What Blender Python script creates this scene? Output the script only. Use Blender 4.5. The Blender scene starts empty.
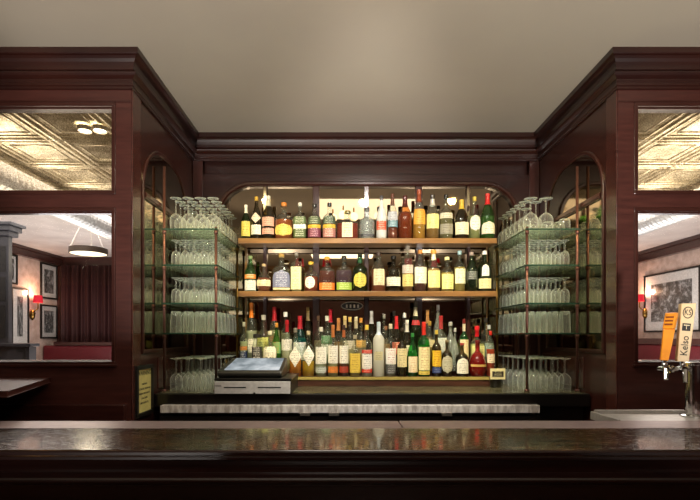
import bpy, bmesh, math, random
from mathutils import Vector, Matrix
PI = math.pi
random.seed(7)
S = bpy.context.scene
C = S.collection

# ------------------------------------------------------------------ camera
F = 470.0; CX = 345.0; CY = 337.0; H = 1.40          # focal length in px, horizon, eye height
cam = bpy.data.cameras.new('camera'); cam.sensor_width = 36; cam.lens = 36*F/700
cam.shift_x = (350-CX)/700; cam.shift_y = (CY-250)/700; cam.clip_start = .05
co = bpy.data.objects.new('camera', cam); co.location = (0, 0, H); co.rotation_euler = (PI/2, 0, 0)
C.objects.link(co); S.camera = co

# ------------------------------------------------------------------ world, light, exposure
w = bpy.data.worlds.new('world'); S.world = w; w.use_nodes = True
w.node_tree.nodes['Background'].inputs[0].default_value = (.9, .85, .8, 1)
w.node_tree.nodes['Background'].inputs[1].default_value = .1
S.view_settings.view_transform = 'Standard'; S.view_settings.look = 'None'
S.view_settings.gamma = 1; S.view_settings.use_curve_mapping = False
S.view_settings.exposure = 0.12
try:
    S.cycles.transparent_max_bounces = 64; S.cycles.max_bounces = 16
    S.cycles.use_denoising = True; S.cycles.sample_clamp_indirect = 4
except Exception: pass

def area(name, loc, size, power, col, rot=(0, 0, 0)):
    l = bpy.data.lights.new(name, 'AREA'); l.shape = 'RECTANGLE'; l.size, l.size_y = size
    l.energy = power; l.color = col
    o = bpy.data.objects.new(name, l); o.location = loc; o.rotation_euler = rot; C.objects.link(o); return o
def spot(name, loc, target, power, col, angle=70, r=.04):
    l = bpy.data.lights.new(name, 'SPOT'); l.energy = power; l.color = col
    l.spot_size = math.radians(angle); l.spot_blend = .6; l.shadow_soft_size = r
    o = bpy.data.objects.new(name, l); o.location = loc
    o.rotation_euler = (Vector(target)-Vector(loc)).to_track_quat('-Z', 'Y').to_euler(); C.objects.link(o); return o
def point(name, loc, power, col, r=.05):
    l = bpy.data.lights.new(name, 'POINT'); l.energy = power; l.color = col; l.shadow_soft_size = r
    o = bpy.data.objects.new(name, l); o.location = loc; C.objects.link(o); return o

area('bar_panel_light', (.26, 1.58, 2.87), (1.14, .86), 14, (1, .93, .82))
area('wing_front_fill', (-.05, -1.3, 2.86), (1.1, .8), 30, (1, .9, .8))  # unseen area light added to brighten the wing fronts and bar
area('ceiling_fill', (0, -.9, 1.4), (4.4, 1.4), 58, (1, .94, .84), (PI, 0, 0))  # added behind the camera to light the ceiling, no fixture there
for sx in (-1, 1):
    spot('ceiling_fill_spot', (.15+sx*1.2, -.9, .5), (.15+sx*.82, 3.4, 3.10), 520, (1, .94, .87), 38, .12)  # unseen spots added low behind the camera to brighten the far ceiling
    spot('niche_fill_spot', (.15-sx*.5, 1.95, 2.87), (.15+sx*1.2, 2.8, 1.75), 62, (1, .88, .58), 66)  # added warm spots that gild the wing stiles and brighten the racks
    area('tin_ceiling_fill', (sx*3.2, 4.1, 1.5), (2.0, 1.6), 55, (1, .94, .88), (PI, 0, 0)).data.spread = 1.9  # added upward light that brightens the tin ceilings, no lamp there
    area('far_ceiling_fill', (sx*3.4, 6.6, .9), (2.4, 1.6), 62, (1, .95, .96), (PI, 0, 0))  # added below sill level, out of sight, to lift the far ceilings
spot('left_track_spot', (-.85, 1.95, 2.87), (-.62, 3.3, 1.75), 88, (1, .76, .32), 56)
spot('right_track_spot', (1.15, 1.95, 2.87), (.95, 3.3, 1.75), 88, (1, .76, .32), 56)
spot('riser_fill_spot', (.15, 1.95, 2.87), (.15, 3.15, 1.3), 75, (1, .93, .68), 62)  # extra spot added to brighten the lowest bottles
spot('middle_track_spot', (.2, 1.9, 2.87), (.18, 3.4, 1.5), 85, (1, .92, .84), 70)
area('left_room_fill', (-3.2, 5.0, 2.80), (2.4, 3.0), 85, (1, .90, .84))  # added ceiling fill for the left room, no fixture
area('right_room_fill', (3.2, 5.0, 2.80), (2.4, 3.0), 105, (1, .90, .84))  # same added fill for the right room

# ------------------------------------------------------------------ helpers
def W(px, py, d):
    return Vector(((px-CX)*d/F, d, H+(CY-py)*d/F))
def xof(px, d): return (px-CX)*d/F
def zof(py, d): return H+(CY-py)*d/F

def lin(c):
    if isinstance(c, str):
        c = c.lstrip('#'); c = [int(c[i:i+2], 16)/255 for i in (0, 2, 4)]
        return tuple((x/12.92 if x <= .04045 else ((x+.055)/1.055)**2.4) for x in c)
    return tuple(c)
MATS = {}
class NT:
    def __init__(s, name):
        s.m = bpy.data.materials.new(name); s.m.use_nodes = True; s.t = s.m.node_tree
        s.t.nodes.clear(); s.out = s.n('ShaderNodeOutputMaterial')
    def n(s, typ, **kw):
        x = s.t.nodes.new(typ)
        for k, v in kw.items(): setattr(x, k, v)
        return x
    def l(s, a, b): s.t.links.new(a, b)
    def pr(s, col=(.5, .5, .5), rough=.5, metal=0, coat=0, spec=.5, trans=0):
        p = s.n('ShaderNodeBsdfPrincipled'); p.inputs['Base Color'].default_value = (*col, 1)
        p.inputs['Roughness'].default_value = rough; p.inputs['Metallic'].default_value = metal
        p.inputs['Coat Weight'].default_value = coat; p.inputs['Coat Roughness'].default_value = .12
        p.inputs['Specular IOR Level'].default_value = spec; p.inputs['Transmission Weight'].default_value = trans
        s.l(p.outputs[0], s.out.inputs[0]); return p
    def noise(s, scale, detail=4, vec=None, stretch=None, coord='Object'):
        tc = s.n('ShaderNodeTexCoord'); v = tc.outputs[coord]
        if stretch:
            mp = s.n('ShaderNodeMapping'); mp.inputs['Scale'].default_value = stretch
            s.l(v, mp.inputs[0]); v = mp.outputs[0]
        no = s.n('ShaderNodeTexNoise'); no.inputs['Scale'].default_value = scale; no.inputs['Detail'].default_value = detail
        s.l(v, no.inputs['Vector']); return no
    def ramp(s, fac, stops):
        r = s.n('ShaderNodeValToRGB'); e = r.color_ramp.elements
        while len(e) < len(stops): e.new(.5)
        for i, (p, c) in enumerate(stops):
            e[i].position = p; e[i].color = (*c, 1)
        s.l(fac, r.inputs[0]); return r
    def bump(s, p, height, strength=.2, dist=.01):
        b = s.n('ShaderNodeBump'); b.inputs['Strength'].default_value = strength; b.inputs['Distance'].default_value = dist
        s.l(height, b.inputs['Height']); s.l(b.outputs[0], p.inputs['Normal'])

def plain(name, c, rough=.5, metal=0, coat=0, spec=.5, vary=.12):
    k = (name, str(c), rough, metal, coat)
    if k in MATS: return MATS[k]
    t = NT(name); c = lin(c); p = t.pr(c, rough, metal, coat, spec)
    no = t.noise(35); r = t.ramp(no.outputs[0], [(.3, tuple(x*(1-vary) for x in c)), (.7, tuple(min(1, x*(1+vary)) for x in c))])
    t.l(r.outputs[0], p.inputs['Base Color']); MATS[k] = t.m; return t.m
def wood(name, a, b, rough=.3, coat=.5, stretch=(2, 2, 18), bump=.04, scale=3):
    t = NT(name); a, b = lin(a), lin(b); p = t.pr(a, rough, 0, coat)
    no = t.noise(scale, 8, stretch=stretch); r = t.ramp(no.outputs[0], [(.3, a), (.7, b)])
    t.l(r.outputs[0], p.inputs['Base Color']); t.bump(p, no.outputs[0], bump); return t.m
def emis(name, c, strength):
    t = NT(name); e = t.n('ShaderNodeEmission'); e.inputs[0].default_value = (*lin(c), 1); e.inputs[1].default_value = strength
    t.l(e.outputs[0], t.out.inputs[0]); return t.m
def thin_glass(name, tint=(.95, .98, .96), edge=.75, base=.04, power=3, haze=.0, rough=.03, hazecol=(.9, .95, .92), edge_sheen=0):
    k = (name, tint, edge, base, haze)
    if k in MATS: return MATS[k]
    t = NT(name); tr = t.n('ShaderNodeBsdfTransparent'); tr.inputs[0].default_value = (*tint, 1)
    g = t.n('ShaderNodeBsdfGlossy'); g.inputs['Roughness'].default_value = rough; g.inputs[0].default_value = (.95, 1, .97, 1)
    lw = t.n('ShaderNodeLayerWeight'); lw.inputs[0].default_value = .5
    pw = t.n('ShaderNodeMath', operation='POWER'); t.l(lw.outputs['Facing'], pw.inputs[0]); pw.inputs[1].default_value = power
    ml = t.n('ShaderNodeMath', operation='MULTIPLY_ADD'); t.l(pw.outputs[0], ml.inputs[0]); ml.inputs[1].default_value = edge; ml.inputs[2].default_value = base
    mx = t.n('ShaderNodeMixShader'); t.l(ml.outputs[0], mx.inputs[0]); t.l(tr.outputs[0], mx.inputs[1])
    if edge_sheen:  # bright reflections on glass edges, put in as white diffuse
        d2 = t.n('ShaderNodeBsdfDiffuse'); d2.inputs[0].default_value = (.9, .95, .9, 1); m3 = t.n('ShaderNodeMixShader'); m3.inputs[0].default_value = edge_sheen
        t.l(g.outputs[0], m3.inputs[1]); t.l(d2.outputs[0], m3.inputs[2]); t.l(m3.outputs[0], mx.inputs[2])
    else: t.l(g.outputs[0], mx.inputs[2])
    o = mx.outputs[0]
    if haze > 0:  # diffuse share: frosting, and reflected brightness painted into clear glass
        df = t.n('ShaderNodeBsdfDiffuse'); df.inputs[0].default_value = (*hazecol, 1)
        m2 = t.n('ShaderNodeMixShader'); m2.inputs[0].default_value = haze; t.l(o, m2.inputs[1]); t.l(df.outputs[0], m2.inputs[2]); o = m2.outputs[0]
    t.l(o, t.out.inputs[0]); MATS[k] = t.m; return t.m
def liquid_mat(c, opacity=.72):
    k = ('liquid', str(c), opacity)
    if k in MATS: return MATS[k]
    t = NT('liquid'); c = tuple(x**.78*1.1 for x in lin(c)); tr = t.n('ShaderNodeBsdfTransparent'); tr.inputs[0].default_value = (*[x**.45 for x in c], 1)
    p = t.n('ShaderNodeBsdfPrincipled'); p.inputs['Base Color'].default_value = (*c, 1); p.inputs['Roughness'].default_value = .08
    tl = t.n('ShaderNodeBsdfTranslucent'); tl.inputs[0].default_value = (*c, 1)
    m1 = t.n('ShaderNodeMixShader'); m1.inputs[0].default_value = .5; t.l(p.outputs[0], m1.inputs[1]); t.l(tl.outputs[0], m1.inputs[2])
    mx = t.n('ShaderNodeMixShader'); mx.inputs[0].default_value = opacity; t.l(tr.outputs[0], mx.inputs[1]); t.l(m1.outputs[0], mx.inputs[2])
    t.l(mx.outputs[0], t.out.inputs[0]); MATS[k] = t.m; return t.m
def label_mat(base, ink='#3a2a20', rows=9):
    k = ('label', base, ink, rows)
    if k in MATS: return MATS[k]
    t = NT('printed_label'); b, i = lin(base), lin(ink); p = t.pr(b, .55)
    tc = t.n('ShaderNodeTexCoord'); sp = t.n('ShaderNodeSeparateXYZ'); t.l(tc.outputs['Generated'], sp.inputs[0])
    ma = t.n('ShaderNodeMath', operation='MULTIPLY'); t.l(sp.outputs[2], ma.inputs[0]); ma.inputs[1].default_value = rows
    fr = t.n('ShaderNodeMath', operation='FRACT'); t.l(ma.outputs[0], fr.inputs[0])
    gt = t.n('ShaderNodeMath', operation='GREATER_THAN'); t.l(fr.outputs[0], gt.inputs[0]); gt.inputs[1].default_value = .5
    no = t.noise(9, 2, stretch=(2.2, .01, 1.0), coord='Generated')
    g2 = t.n('ShaderNodeMath', operation='GREATER_THAN'); t.l(no.outputs[0], g2.inputs[0]); g2.inputs[1].default_value = .5
    # keep a clean margin round the print
    sb = t.n('ShaderNodeMath', operation='SUBTRACT'); t.l(sp.outputs[0], sb.inputs[0]); sb.inputs[1].default_value = .5
    ab = t.n('ShaderNodeMath', operation='ABSOLUTE'); t.l(sb.outputs[0], ab.inputs[0])
    lt = t.n('ShaderNodeMath', operation='LESS_THAN'); t.l(ab.outputs[0], lt.inputs[0]); lt.inputs[1].default_value = .33
    m1 = t.n('ShaderNodeMath', operation='MULTIPLY'); t.l(gt.outputs[0], m1.inputs[0]); t.l(g2.outputs[0], m1.inputs[1])
    m2 = t.n('ShaderNodeMath', operation='MULTIPLY'); t.l(m1.outputs[0], m2.inputs[0]); t.l(lt.outputs[0], m2.inputs[1])
    m3 = t.n('ShaderNodeMath', operation='MULTIPLY'); t.l(m2.outputs[0], m3.inputs[0]); m3.inputs[1].default_value = .75
    mc = t.n('ShaderNodeMix', data_type='RGBA'); t.l(m3.outputs[0], mc.inputs[0]); mc.inputs[6].default_value = (*b, 1); mc.inputs[7].default_value = (*i, 1)
    t.l(mc.outputs[2], p.inputs['Base Color']); MATS[k] = t.m; return t.m

# ---- mesh makers: everything is collected in a bmesh and linked as ONE mesh object
def link(name, bm, mat, parent=None, smooth=False, bevel=0, loc=None):
    bmesh.ops.remove_doubles(bm, verts=bm.verts, dist=1e-6) if False else None
    me = bpy.data.meshes.new(name); bm.normal_update(); bm.to_mesh(me); bm.free()
    me.materials.append(mat)
    if smooth:
        for f in me.polygons: f.use_smooth = True
    o = bpy.data.objects.new(name, me); C.objects.link(o)
    if parent: o.parent = parent
    if loc is not None: o.location = loc
    if bevel:
        md = o.modifiers.new('bevel', 'BEVEL'); md.width = bevel; md.segments = 2; md.limit_method = 'ANGLE'
    return o
def tag(o, label=None, cat=None, group=None, kind=None):
    if label: o['label'] = label
    if cat: o['category'] = cat
    if group: o['group'] = group
    if kind: o['kind'] = kind
    return o
def empty(name, loc, label, cat, group=None, rz=0):
    o = bpy.data.objects.new(name, None); o.location = loc; o.rotation_euler = (0, 0, rz); o.empty_display_size = .05
    C.objects.link(o); return tag(o, label, cat, group)
def box(bm, x0, x1, y0, y1, z0, z1):
    v = [bm.verts.new(p) for p in ((x0, y0, z0), (x1, y0, z0), (x1, y1, z0), (x0, y1, z0), (x0, y0, z1), (x1, y0, z1), (x1, y1, z1), (x0, y1, z1))]
    for f in ((0, 3, 2, 1), (4, 5, 6, 7), (0, 1, 5, 4), (1, 2, 6, 5), (2, 3, 7, 6), (3, 0, 4, 7)):
        bm.faces.new([v[i] for i in f])
    return v
def boxes(name, lst, mat, parent=None, bevel=0):
    bm = bmesh.new()
    for b in lst: box(bm, *b)
    return link(name, bm, mat, parent, bevel=bevel)
def tube(bm, p, q, r, seg=10, r2=None, cap=True):
    p, q = Vector(p), Vector(q); d = (q-p).normalized()
    a = Vector((0, 0, 1)) if abs(d.z) < .9 else Vector((1, 0, 0)); u = d.cross(a).normalized(); v = d.cross(u)
    r2 = r if r2 is None else r2
    A = [bm.verts.new(p+(u*math.cos(2*PI*i/seg)+v*math.sin(2*PI*i/seg))*r) for i in range(seg)]
    B = [bm.verts.new(q+(u*math.cos(2*PI*i/seg)+v*math.sin(2*PI*i/seg))*r2) for i in range(seg)]
    for i in range(seg): bm.faces.new((A[i], A[(i+1) % seg], B[(i+1) % seg], B[i]))
    if cap: bm.faces.new(A[::-1]); bm.faces.new(B)
def lathe(bm, prof, seg=20, c=(0, 0, 0), sect=None, arc=None, cap=True):
    """prof: (r, z) from bottom to top; sect(theta)->(sx, sy) multiplies the circle; arc=(a0, a1) gives an open patch."""
    rings = []
    n = seg if arc is None else seg+1
    for r, z in prof:
        ring = []
        for i in range(n):
            a = 2*PI*i/seg if arc is None else arc[0]+(arc[1]-arc[0])*i/seg
            x, y = (math.cos(a), math.sin(a)) if sect is None else sect(a)
            ring.append(bm.verts.new((c[0]+r*x, c[1]+r*y, c[2]+z)))
        rings.append(ring)
    for A, B in zip(rings, rings[1:]):
        for i in range(n if arc is None else n-1):
            j = (i+1) % n
            bm.faces.new((A[i], A[j], B[j], B[i]))
    if cap and arc is None:
        if prof[0][0] > 1e-5: bm.faces.new(rings[0][::-1])
        if prof[-1][0] > 1e-5: bm.faces.new(rings[-1])
    return rings
def sweep(bm, path, prof, closed=False):
    """path: list of (x, y, nx, ny) with mitre-ready outward offsets; prof: (offset, z)."""
    rows = []
    for (x, y, nx, ny) in path:
        rows.append([bm.verts.new((x+nx*o, y+ny*o, z)) for o, z in prof])
    for A, B in zip(rows, rows[1:]):
        for i in range(len(prof)-1):
            bm.faces.new((A[i], B[i], B[i+1], A[i+1]))
def frame_bm(bm, x0, x1, z0, z1, y0, y1, t):
    """four sides of a rectangular frame facing -Y."""
    box(bm, x0, x1, y0, y1, z1-t, z1); box(bm, x0, x1, y0, y1, z0, z0+t)
    box(bm, x0, x0+t, y0, y1, z0+t, z1-t); box(bm, x1-t, x1, y0, y1, z0+t, z1-t)
def text(name, body, size, mat, parent, loc, rot, sx=1, extrude=.0004, align='CENTER'):
    cu = bpy.data.curves.new(name, 'FONT'); cu.body = body; cu.size = size; cu.extrude = extrude
    cu.align_x = align; cu.align_y = 'CENTER'
    t = bpy.data.objects.new('tmp', cu); C.objects.link(t)
    dg = bpy.context.evaluated_depsgraph_get(); me = bpy.data.meshes.new_from_object(t.evaluated_get(dg))
    bpy.data.objects.remove(t); me.name = name; me.materials.clear(); me.materials.append(mat)
    o = bpy.data.objects.new(name, me); C.objects.link(o); o.parent = parent; o.location = loc; o.rotation_euler = rot; o.scale = (sx, 1, 1)
    return o

# ------------------------------------------------------------------ materials
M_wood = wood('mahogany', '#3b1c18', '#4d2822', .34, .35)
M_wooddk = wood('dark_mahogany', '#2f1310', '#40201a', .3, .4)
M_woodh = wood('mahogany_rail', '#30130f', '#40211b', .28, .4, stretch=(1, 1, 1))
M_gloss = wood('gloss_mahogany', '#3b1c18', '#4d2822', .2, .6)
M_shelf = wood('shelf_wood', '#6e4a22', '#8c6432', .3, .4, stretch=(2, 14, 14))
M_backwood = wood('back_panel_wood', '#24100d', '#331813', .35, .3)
def bartop_mat():
    t = NT('lacquered_bar_top'); a, b = lin('#22140c'), lin('#6a4c2a'); p = t.pr(a, .16, 0, .8); p.inputs['Coat Roughness'].default_value = .08
    n1 = t.noise(7, 10, stretch=(1, 6, 1)); r = t.ramp(n1.outputs[0], [(.35, a), (.5, lin('#3a2615')), (.75, b)]); t.l(r.outputs[0], p.inputs['Base Color'])  # wood tone with golden reflections put into the colour as streaks
    n2 = t.noise(30, 8, stretch=(1, 3, 1)); r2 = t.ramp(n2.outputs[0], [(.3, (.1,)*3), (.7, (.34,)*3)]); t.l(r2.outputs[0], p.inputs['Roughness'])
    t.bump(p, n2.outputs[0], .12, .004); return t.m
M_bartop = bartop_mat()
M_brass = plain('aged_brass', '#8a6a35', .3, 1)
M_copper = plain('copper_pipe', '#6e4a42', .38, .7)
M_steel = plain('brushed_steel', '#a9a29a', .3, .9)
M_steelw = plain('pale_steel', '#b9b4b0', .4, .5)
M_chrome = plain('chrome', '#d8d8d8', .08, 1)
M_black = plain('black_plastic', '#15130f', .4)
M_blackgl = plain('black_metal', '#100c0a', .3, 0, .4)
M_white = plain('white_paper', '#e6e1d8', .7)
M_rackglass = thin_glass('shelf_glass', (.90, .97, .92), .5, .10, 2.5, .13, hazecol=(.55, .62, .48))  # pale haze paints in the reflections of lit glasses
M_rackedge = plain('glass_shelf_edge', '#1d3a30', .15)
M_glassware = thin_glass('glassware', (.99, 1.0, .985), 1.0, .04, 2.5, .015, edge_sheen=.5)
def plaster(name, a, b, sc=2.5, rough=.8):
    t = NT(name); a, b = lin(a), lin(b); p = t.pr(a, rough); n = t.noise(sc, 6)
    r = t.ramp(n.outputs[0], [(.35, a), (.65, b)]); t.l(r.outputs[0], p.inputs['Base Color'])
    n2 = t.noise(60, 3); t.bump(p, n2.outputs[0], .08, .004); return t.m
M_ceil = plaster('ceiling_plaster', '#a89d8e', '#ada393', 1.2)
M_wall = plaster('mottled_wall_plaster', '#b39c8e', '#cfb9ac', 9)
M_roomceil = plaster('room_ceiling_plaster', '#bcb2aa', '#cfc6be', 3)
def tin_mat():
    t = NT('pressed_tin'); a, b = lin('#aea38c'), lin('#e8dfc8'); p = t.pr(a, .33, .6); n = t.noise(9, 8)
    r = t.ramp(n.outputs[0], [(.35, a), (.65, b)]); t.l(r.outputs[0], p.inputs['Base Color'])
    n2 = t.noise(25, 5); t.bump(p, n2.outputs[0], .3, .01); return t.m
M_tin = tin_mat()
def mirror_mat(name, col, rough=.02):
    t = NT(name); p = t.pr(lin(col), rough, 1)
    n = t.noise(6, 6); r = t.ramp(n.outputs[0], [(.3, tuple(x*.85 for x in lin(col))), (.7, lin(col))]); t.l(r.outputs[0], p.inputs['Base Color']); return t.m
M_mirror = mirror_mat('mirror_silver', '#94836c')
M_mirror2 = mirror_mat('antique_mirror', '#a89f8a', .06)
def antique():
    t = NT('antique_pane'); n = t.noise(140, 6)
    r = t.ramp(n.outputs[0], [(.35, lin('#d2c9b6')), (.65, lin('#fffaf0'))]); tr = t.n('ShaderNodeBsdfTransparent'); t.l(r.outputs[0], tr.inputs[0])
    g = t.n('ShaderNodeBsdfGlossy'); g.inputs[1].default_value = .12; g.inputs[0].default_value = (.9, .85, .75, 1)
    mx = t.n('ShaderNodeMixShader'); mx.inputs[0].default_value = .12; t.l(tr.outputs[0], mx.inputs[1]); t.l(g.outputs[0], mx.inputs[2])
    t.l(mx.outputs[0], t.out.inputs[0]); return t.m
M_antique = antique()
M_pane = thin_glass('window_pane', (.97, .97, .96), .5, .03, 4)
M_red = plain('red_leather', '#5c0716', .4, 0, .2)
M_grey = plain('grey_paint', '#2a2a30', .5)
M_dark = plain('dark_slot', '#0a0a0c', .6)

# ------------------------------------------------------------------ room shell
XL, XR = -1.126, 1.437              # inner faces of the two wings
YF, YB = 2.474, 3.481               # wing fronts, back panel
RX0, RX1, RY0, RY1 = -5.3, 5.2, -2.8, 8.75
ZC = 2.89
st = dict(kind='structure')
tag(boxes('floor', [(RX0, RX1, RY0, RY1, -.1, 0)], wood('floor_boards', '#3b2417', '#55351f', .4, .2, stretch=(12, 1, 1))), **st)
tag(boxes('ceiling', [(RX0-.1, RX1+.1, RY0-.1, RY1+.1, ZC, ZC+.1)], M_ceil), **st)
def wall_ring(name, bx, m=M_wall): return tag(boxes(name, [bx], m), **st)
wall_ring('wall_left', (RX0-.1, RX0, RY0, RY1, 0, ZC)); wall_ring('wall_right', (RX1, RX1+.1, RY0, RY1, 0, ZC))
wall_ring('wall_far', (RX0-.1, RX1+.1, RY1, RY1+.1, 0, ZC)); wall_ring('wall_behind', (RX0-.1, RX1+.1, RY0-.1, RY0, 0, ZC), plaster('warm_plaster', '#8a6a48', '#a58660', 5))
tag(boxes('trim_1', [(RX0, RX1, RY0, RY0+.03, 0, 2.2), (RX0, RX1, RY0, RY0+.06, 2.2, 2.26)], M_wood), **st)

# pressed tin ceilings over the two side rooms, then plaster
def tin(name, x0, x1):
    bm = bmesh.new(); box(bm, x0, x1, 2.55, 5.1, ZC-.012, ZC-.001); st_ = .53
    ys = [3.5+st_*k for k in range(-1, 4)]; xs = [xx for xx in (-1.63-st_*k for k in range(7))] if x0 < 0 else [1.75+st_*k for k in range(7)]
    for x in xs:
        if x0+.05 < x < x1-.05:
            for dx in (-.055, 0, .055): tube(bm, (x+dx, 2.58, ZC-.012), (x+dx, 5.08, ZC-.012), .014 if dx else .020, 8)
    for y in ys:
        for dy in (-.055, 0, .055): tube(bm, (x0+.02, y+dy, ZC-.012), (x1-.02, y+dy, ZC-.012), .014 if dy else .020, 8)
    for x in xs:
        for y in ys:
            cx, cy = x-st_/2, y+st_/2
            if x0+.3 < cx < x1-.3 and cy < 4.9:
                for a in (.15,):
                    q = [(cx-a, cy-a), (cx+a, cy-a), (cx+a, cy+a), (cx-a, cy+a)]
                    for i in range(4): tube(bm, (*q[i], ZC-.012), (*q[(i+1) % 4], ZC-.012), .009, 6)
    return tag(link(name, bm, M_tin, smooth=True), **st)
tin('ceiling_tin_left', RX0, XL-.06); tin('ceiling_tin_right', XR+.06, RX1)
tag(boxes('ceiling_room_left', [(RX0, 0, 5.1, RY1, ZC-.015, ZC-.001)], M_roomceil), **st)
tag(boxes('ceiling_room_right', [(0.001, RX1, 5.1, RY1, ZC-.015, ZC-.001)], M_roomceil), **st)
# crown beams of the side rooms
tag(boxes('trim_2', [(RX0, RX0+.09, 5, RY1, ZC-.17, ZC-.016), (RX0, 0, RY1-.09, RY1, ZC-.17, ZC-.016), (RX0+.09, RX0+.12, 5, RY1, ZC-.06, ZC-.016)], M_wooddk), **st)
tag(boxes('trim_3', [(RX1-.09, RX1, 5, RY1, ZC-.19, ZC-.016), (0.01, RX1, RY1-.09, RY1, ZC-.19, ZC-.016), (RX1-.13, RX1-.09, 5, RY1, ZC-.07, ZC-.016)], M_wooddk), **st)
tag(boxes('trim_4', [(xof(57, 8.7), xof(61, 8.7), RY1-.1, RY1, 0, ZC-.18)], M_wood), **st)

# wing fronts with two openings each
PZ = dict(ut=zof(105, YF), ub=zof(192, YF), lt=zof(210, YF), lb=zof(363, YF))
def wing_front(name, xi, xo, xw):
    """xi: inner corner, xo: pane edge near it, xw: far pane edge; sign from xi."""
    s = 1 if xi > 0 else -1; y0, y1 = YF, YF+.09; bm = bmesh.new()
    def b(xa, xb, za, zb, ya=y0, yb=y1): box(bm, min(xa, xb), max(xa, xb), ya, yb, za, zb)
    far = RX1 if s > 0 else RX0
    b(xi, xo, 0, ZC-.001); b(xw, far, 0, ZC-.001)
    b(xo, xw, PZ['ut'], ZC-.001); b(xo, xw, PZ['lt'], PZ['ub']); b(xo, xw, 0, PZ['lb'])
    return tag(link(name, bm, M_wood), **st)
LXO, RXO, LXW, RXW = xof(113.5, YF), xof(636, YF), -2.6, 2.95
wing_front('wall_wing_left', XL, LXO, LXW); wing_front('wall_wing_right', XR, RXO, RXW)
def pane_trim(name, xa, xb):
    x0, x1 = min(xa, xb), max(xa, xb); bm = bmesh.new(); e = .012
    for (t, b_) in ((PZ['ut'], PZ['ub']), (PZ['lt'], PZ['lb'])):
        frame_bm(bm, x0-e, x1+e, b_-e, t+e, YF-.008, YF+.02, .020)
        frame_bm(bm, x0+.004, x1-.004, b_+.004, t-.004, YF+.012, YF+.05, .01)
    box(bm, x0-.02, x1+.02, YF-.016, YF, PZ['lb']-.02, PZ['lb']-.006)
    return tag(link(name, bm, M_woodh, bevel=.003), **st)
pane_trim('trim_5', LXW, LXO); pane_trim('trim_6', RXO, RXW)
def pane(name, xa, xb, t, b_, m): return tag(boxes(name, [(xa+.005, xb-.005, YF+.04, YF+.045, b_+.005, t-.005)], m), **st)
pane('window_1', LXW, LXO, PZ['ut'], PZ['ub'], M_antique); pane('window_2', LXW, LXO, PZ['lt'], PZ['lb'], M_pane)
pane('window_3', RXO, RXW, PZ['ut'], PZ['ub'], M_antique); pane('window_4', RXO, RXW, PZ['lt'], PZ['lb'], M_pane)
# plinths at the foot of the wings
tag(boxes('baseboard_left', [(RX0, xof(124, 2.44), 2.44, YF, 0, zof(405, 2.44))], M_wooddk, bevel=.004), **st)
tag(boxes('baseboard_right', [(XR+.02, RX1, 2.455, YF, 0, .9)], M_wooddk, bevel=.004), **st)

# inner side walls and the back panel with an arched opening
def arch_outline(u0, u1, v0, v1, r, n=10):
    pts = [(u0, v0), (u1, v0)]
    pts += [(u1-r+r*math.cos(PI/2*i/n), v1-r+r*math.sin(PI/2*i/n)) for i in range(n+1)]
    pts += [(u0+r+r*math.cos(PI/2+PI/2*i/n), v1-r+r*math.sin(PI/2+PI/2*i/n)) for i in range(n+1)]
    return pts
def ring_fill(bm, outer_rect, inner, f0, f1):
    """wood slab with an arched hole: f0/f1 map (u, v) to front and back points."""
    U0, U1, V0, V1 = outer_rect; out = []
    cu = sum(p[0] for p in inner)/len(inner); cv = sum(p[1] for p in inner)/len(inner)
    for (u, v) in inner:
        du, dv = u-cu, v-cv; k = 1e9
        if du > 1e-9: k = min(k, (U1-cu)/du)
        if du < -1e-9: k = min(k, (U0-cu)/du)
        if dv > 1e-9: k = min(k, (V1-cv)/dv)
        if dv < -1e-9: k = min(k, (V0-cv)/dv)
        out.append((cu+du*k, cv+dv*k))
    n = len(inner)
    a = [bm.verts.new(f0(*p)) for p in inner]; b = [bm.verts.new(f0(*p)) for p in out]; c = [bm.verts.new(f1(*p)) for p in inner]
    for i in range(n):
        j = (i+1) % n
        bm.faces.new((a[i], b[i], b[j], a[j])); bm.faces.new((a[i], a[j], c[j], c[i]))
    # corners
    for (U, V) in ((U0, V0), (U1, V0), (U1, V1), (U0, V1)):
        best = None
        for i in range(n):
            j = (i+1) % n; p, q = out[i], out[j]
            onu = lambda t, X: abs(t-X) < 1e-6
            if (onu(p[0], U) and onu(q[1], V)) or (onu(p[1], V) and onu(q[0], U)): best = (i, j)
        if best: bm.faces.new((b[best[0]], bm.verts.new(f0(U, V)), b[best[1]]))
def arch_moulding(bm, outline, f, w_, t_):
    """raised rim that follows an outline; f(u, v, h) to world."""
    n = len(outline); cu = sum(p[0] for p in outline)/n; R = []
    def nrm(i):
        p, q, r = outline[i-1], outline[i], outline[(i+1) % n]
        e1 = Vector((q[0]-p[0], q[1]-p[1])); e2 = Vector((r[0]-q[0], r[1]-q[1]))
        if e1.length < 1e-7: e1 = e2
        if e2.length < 1e-7: e2 = e1
        e1.normalize(); e2.normalize()
        a, b = Vector((e1.y, -e1.x)), Vector((e2.y, -e2.x)); m = a+b; m = m/max(.35, m.dot(a)) if m.length > 1e-6 else a
        return m
    prof = [(-.001, 0), (-.001, t_*.5), (w_*.25, t_), (w_*.75, t_), (w_, t_*.6), (w_, 0)]
    rows = []
    for i in range(n):
        m = nrm(i); u, v = outline[i]
        rows.append([bm.verts.new(f(u+m.x*o, v+m.y*o, h)) for o, h in prof])
    for i in range(n):
        A, B = rows[i], rows[(i+1) % n]
        for k in range(len(prof)-1): bm.faces.new((A[k], B[k], B[k+1], A[k+1]))

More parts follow.
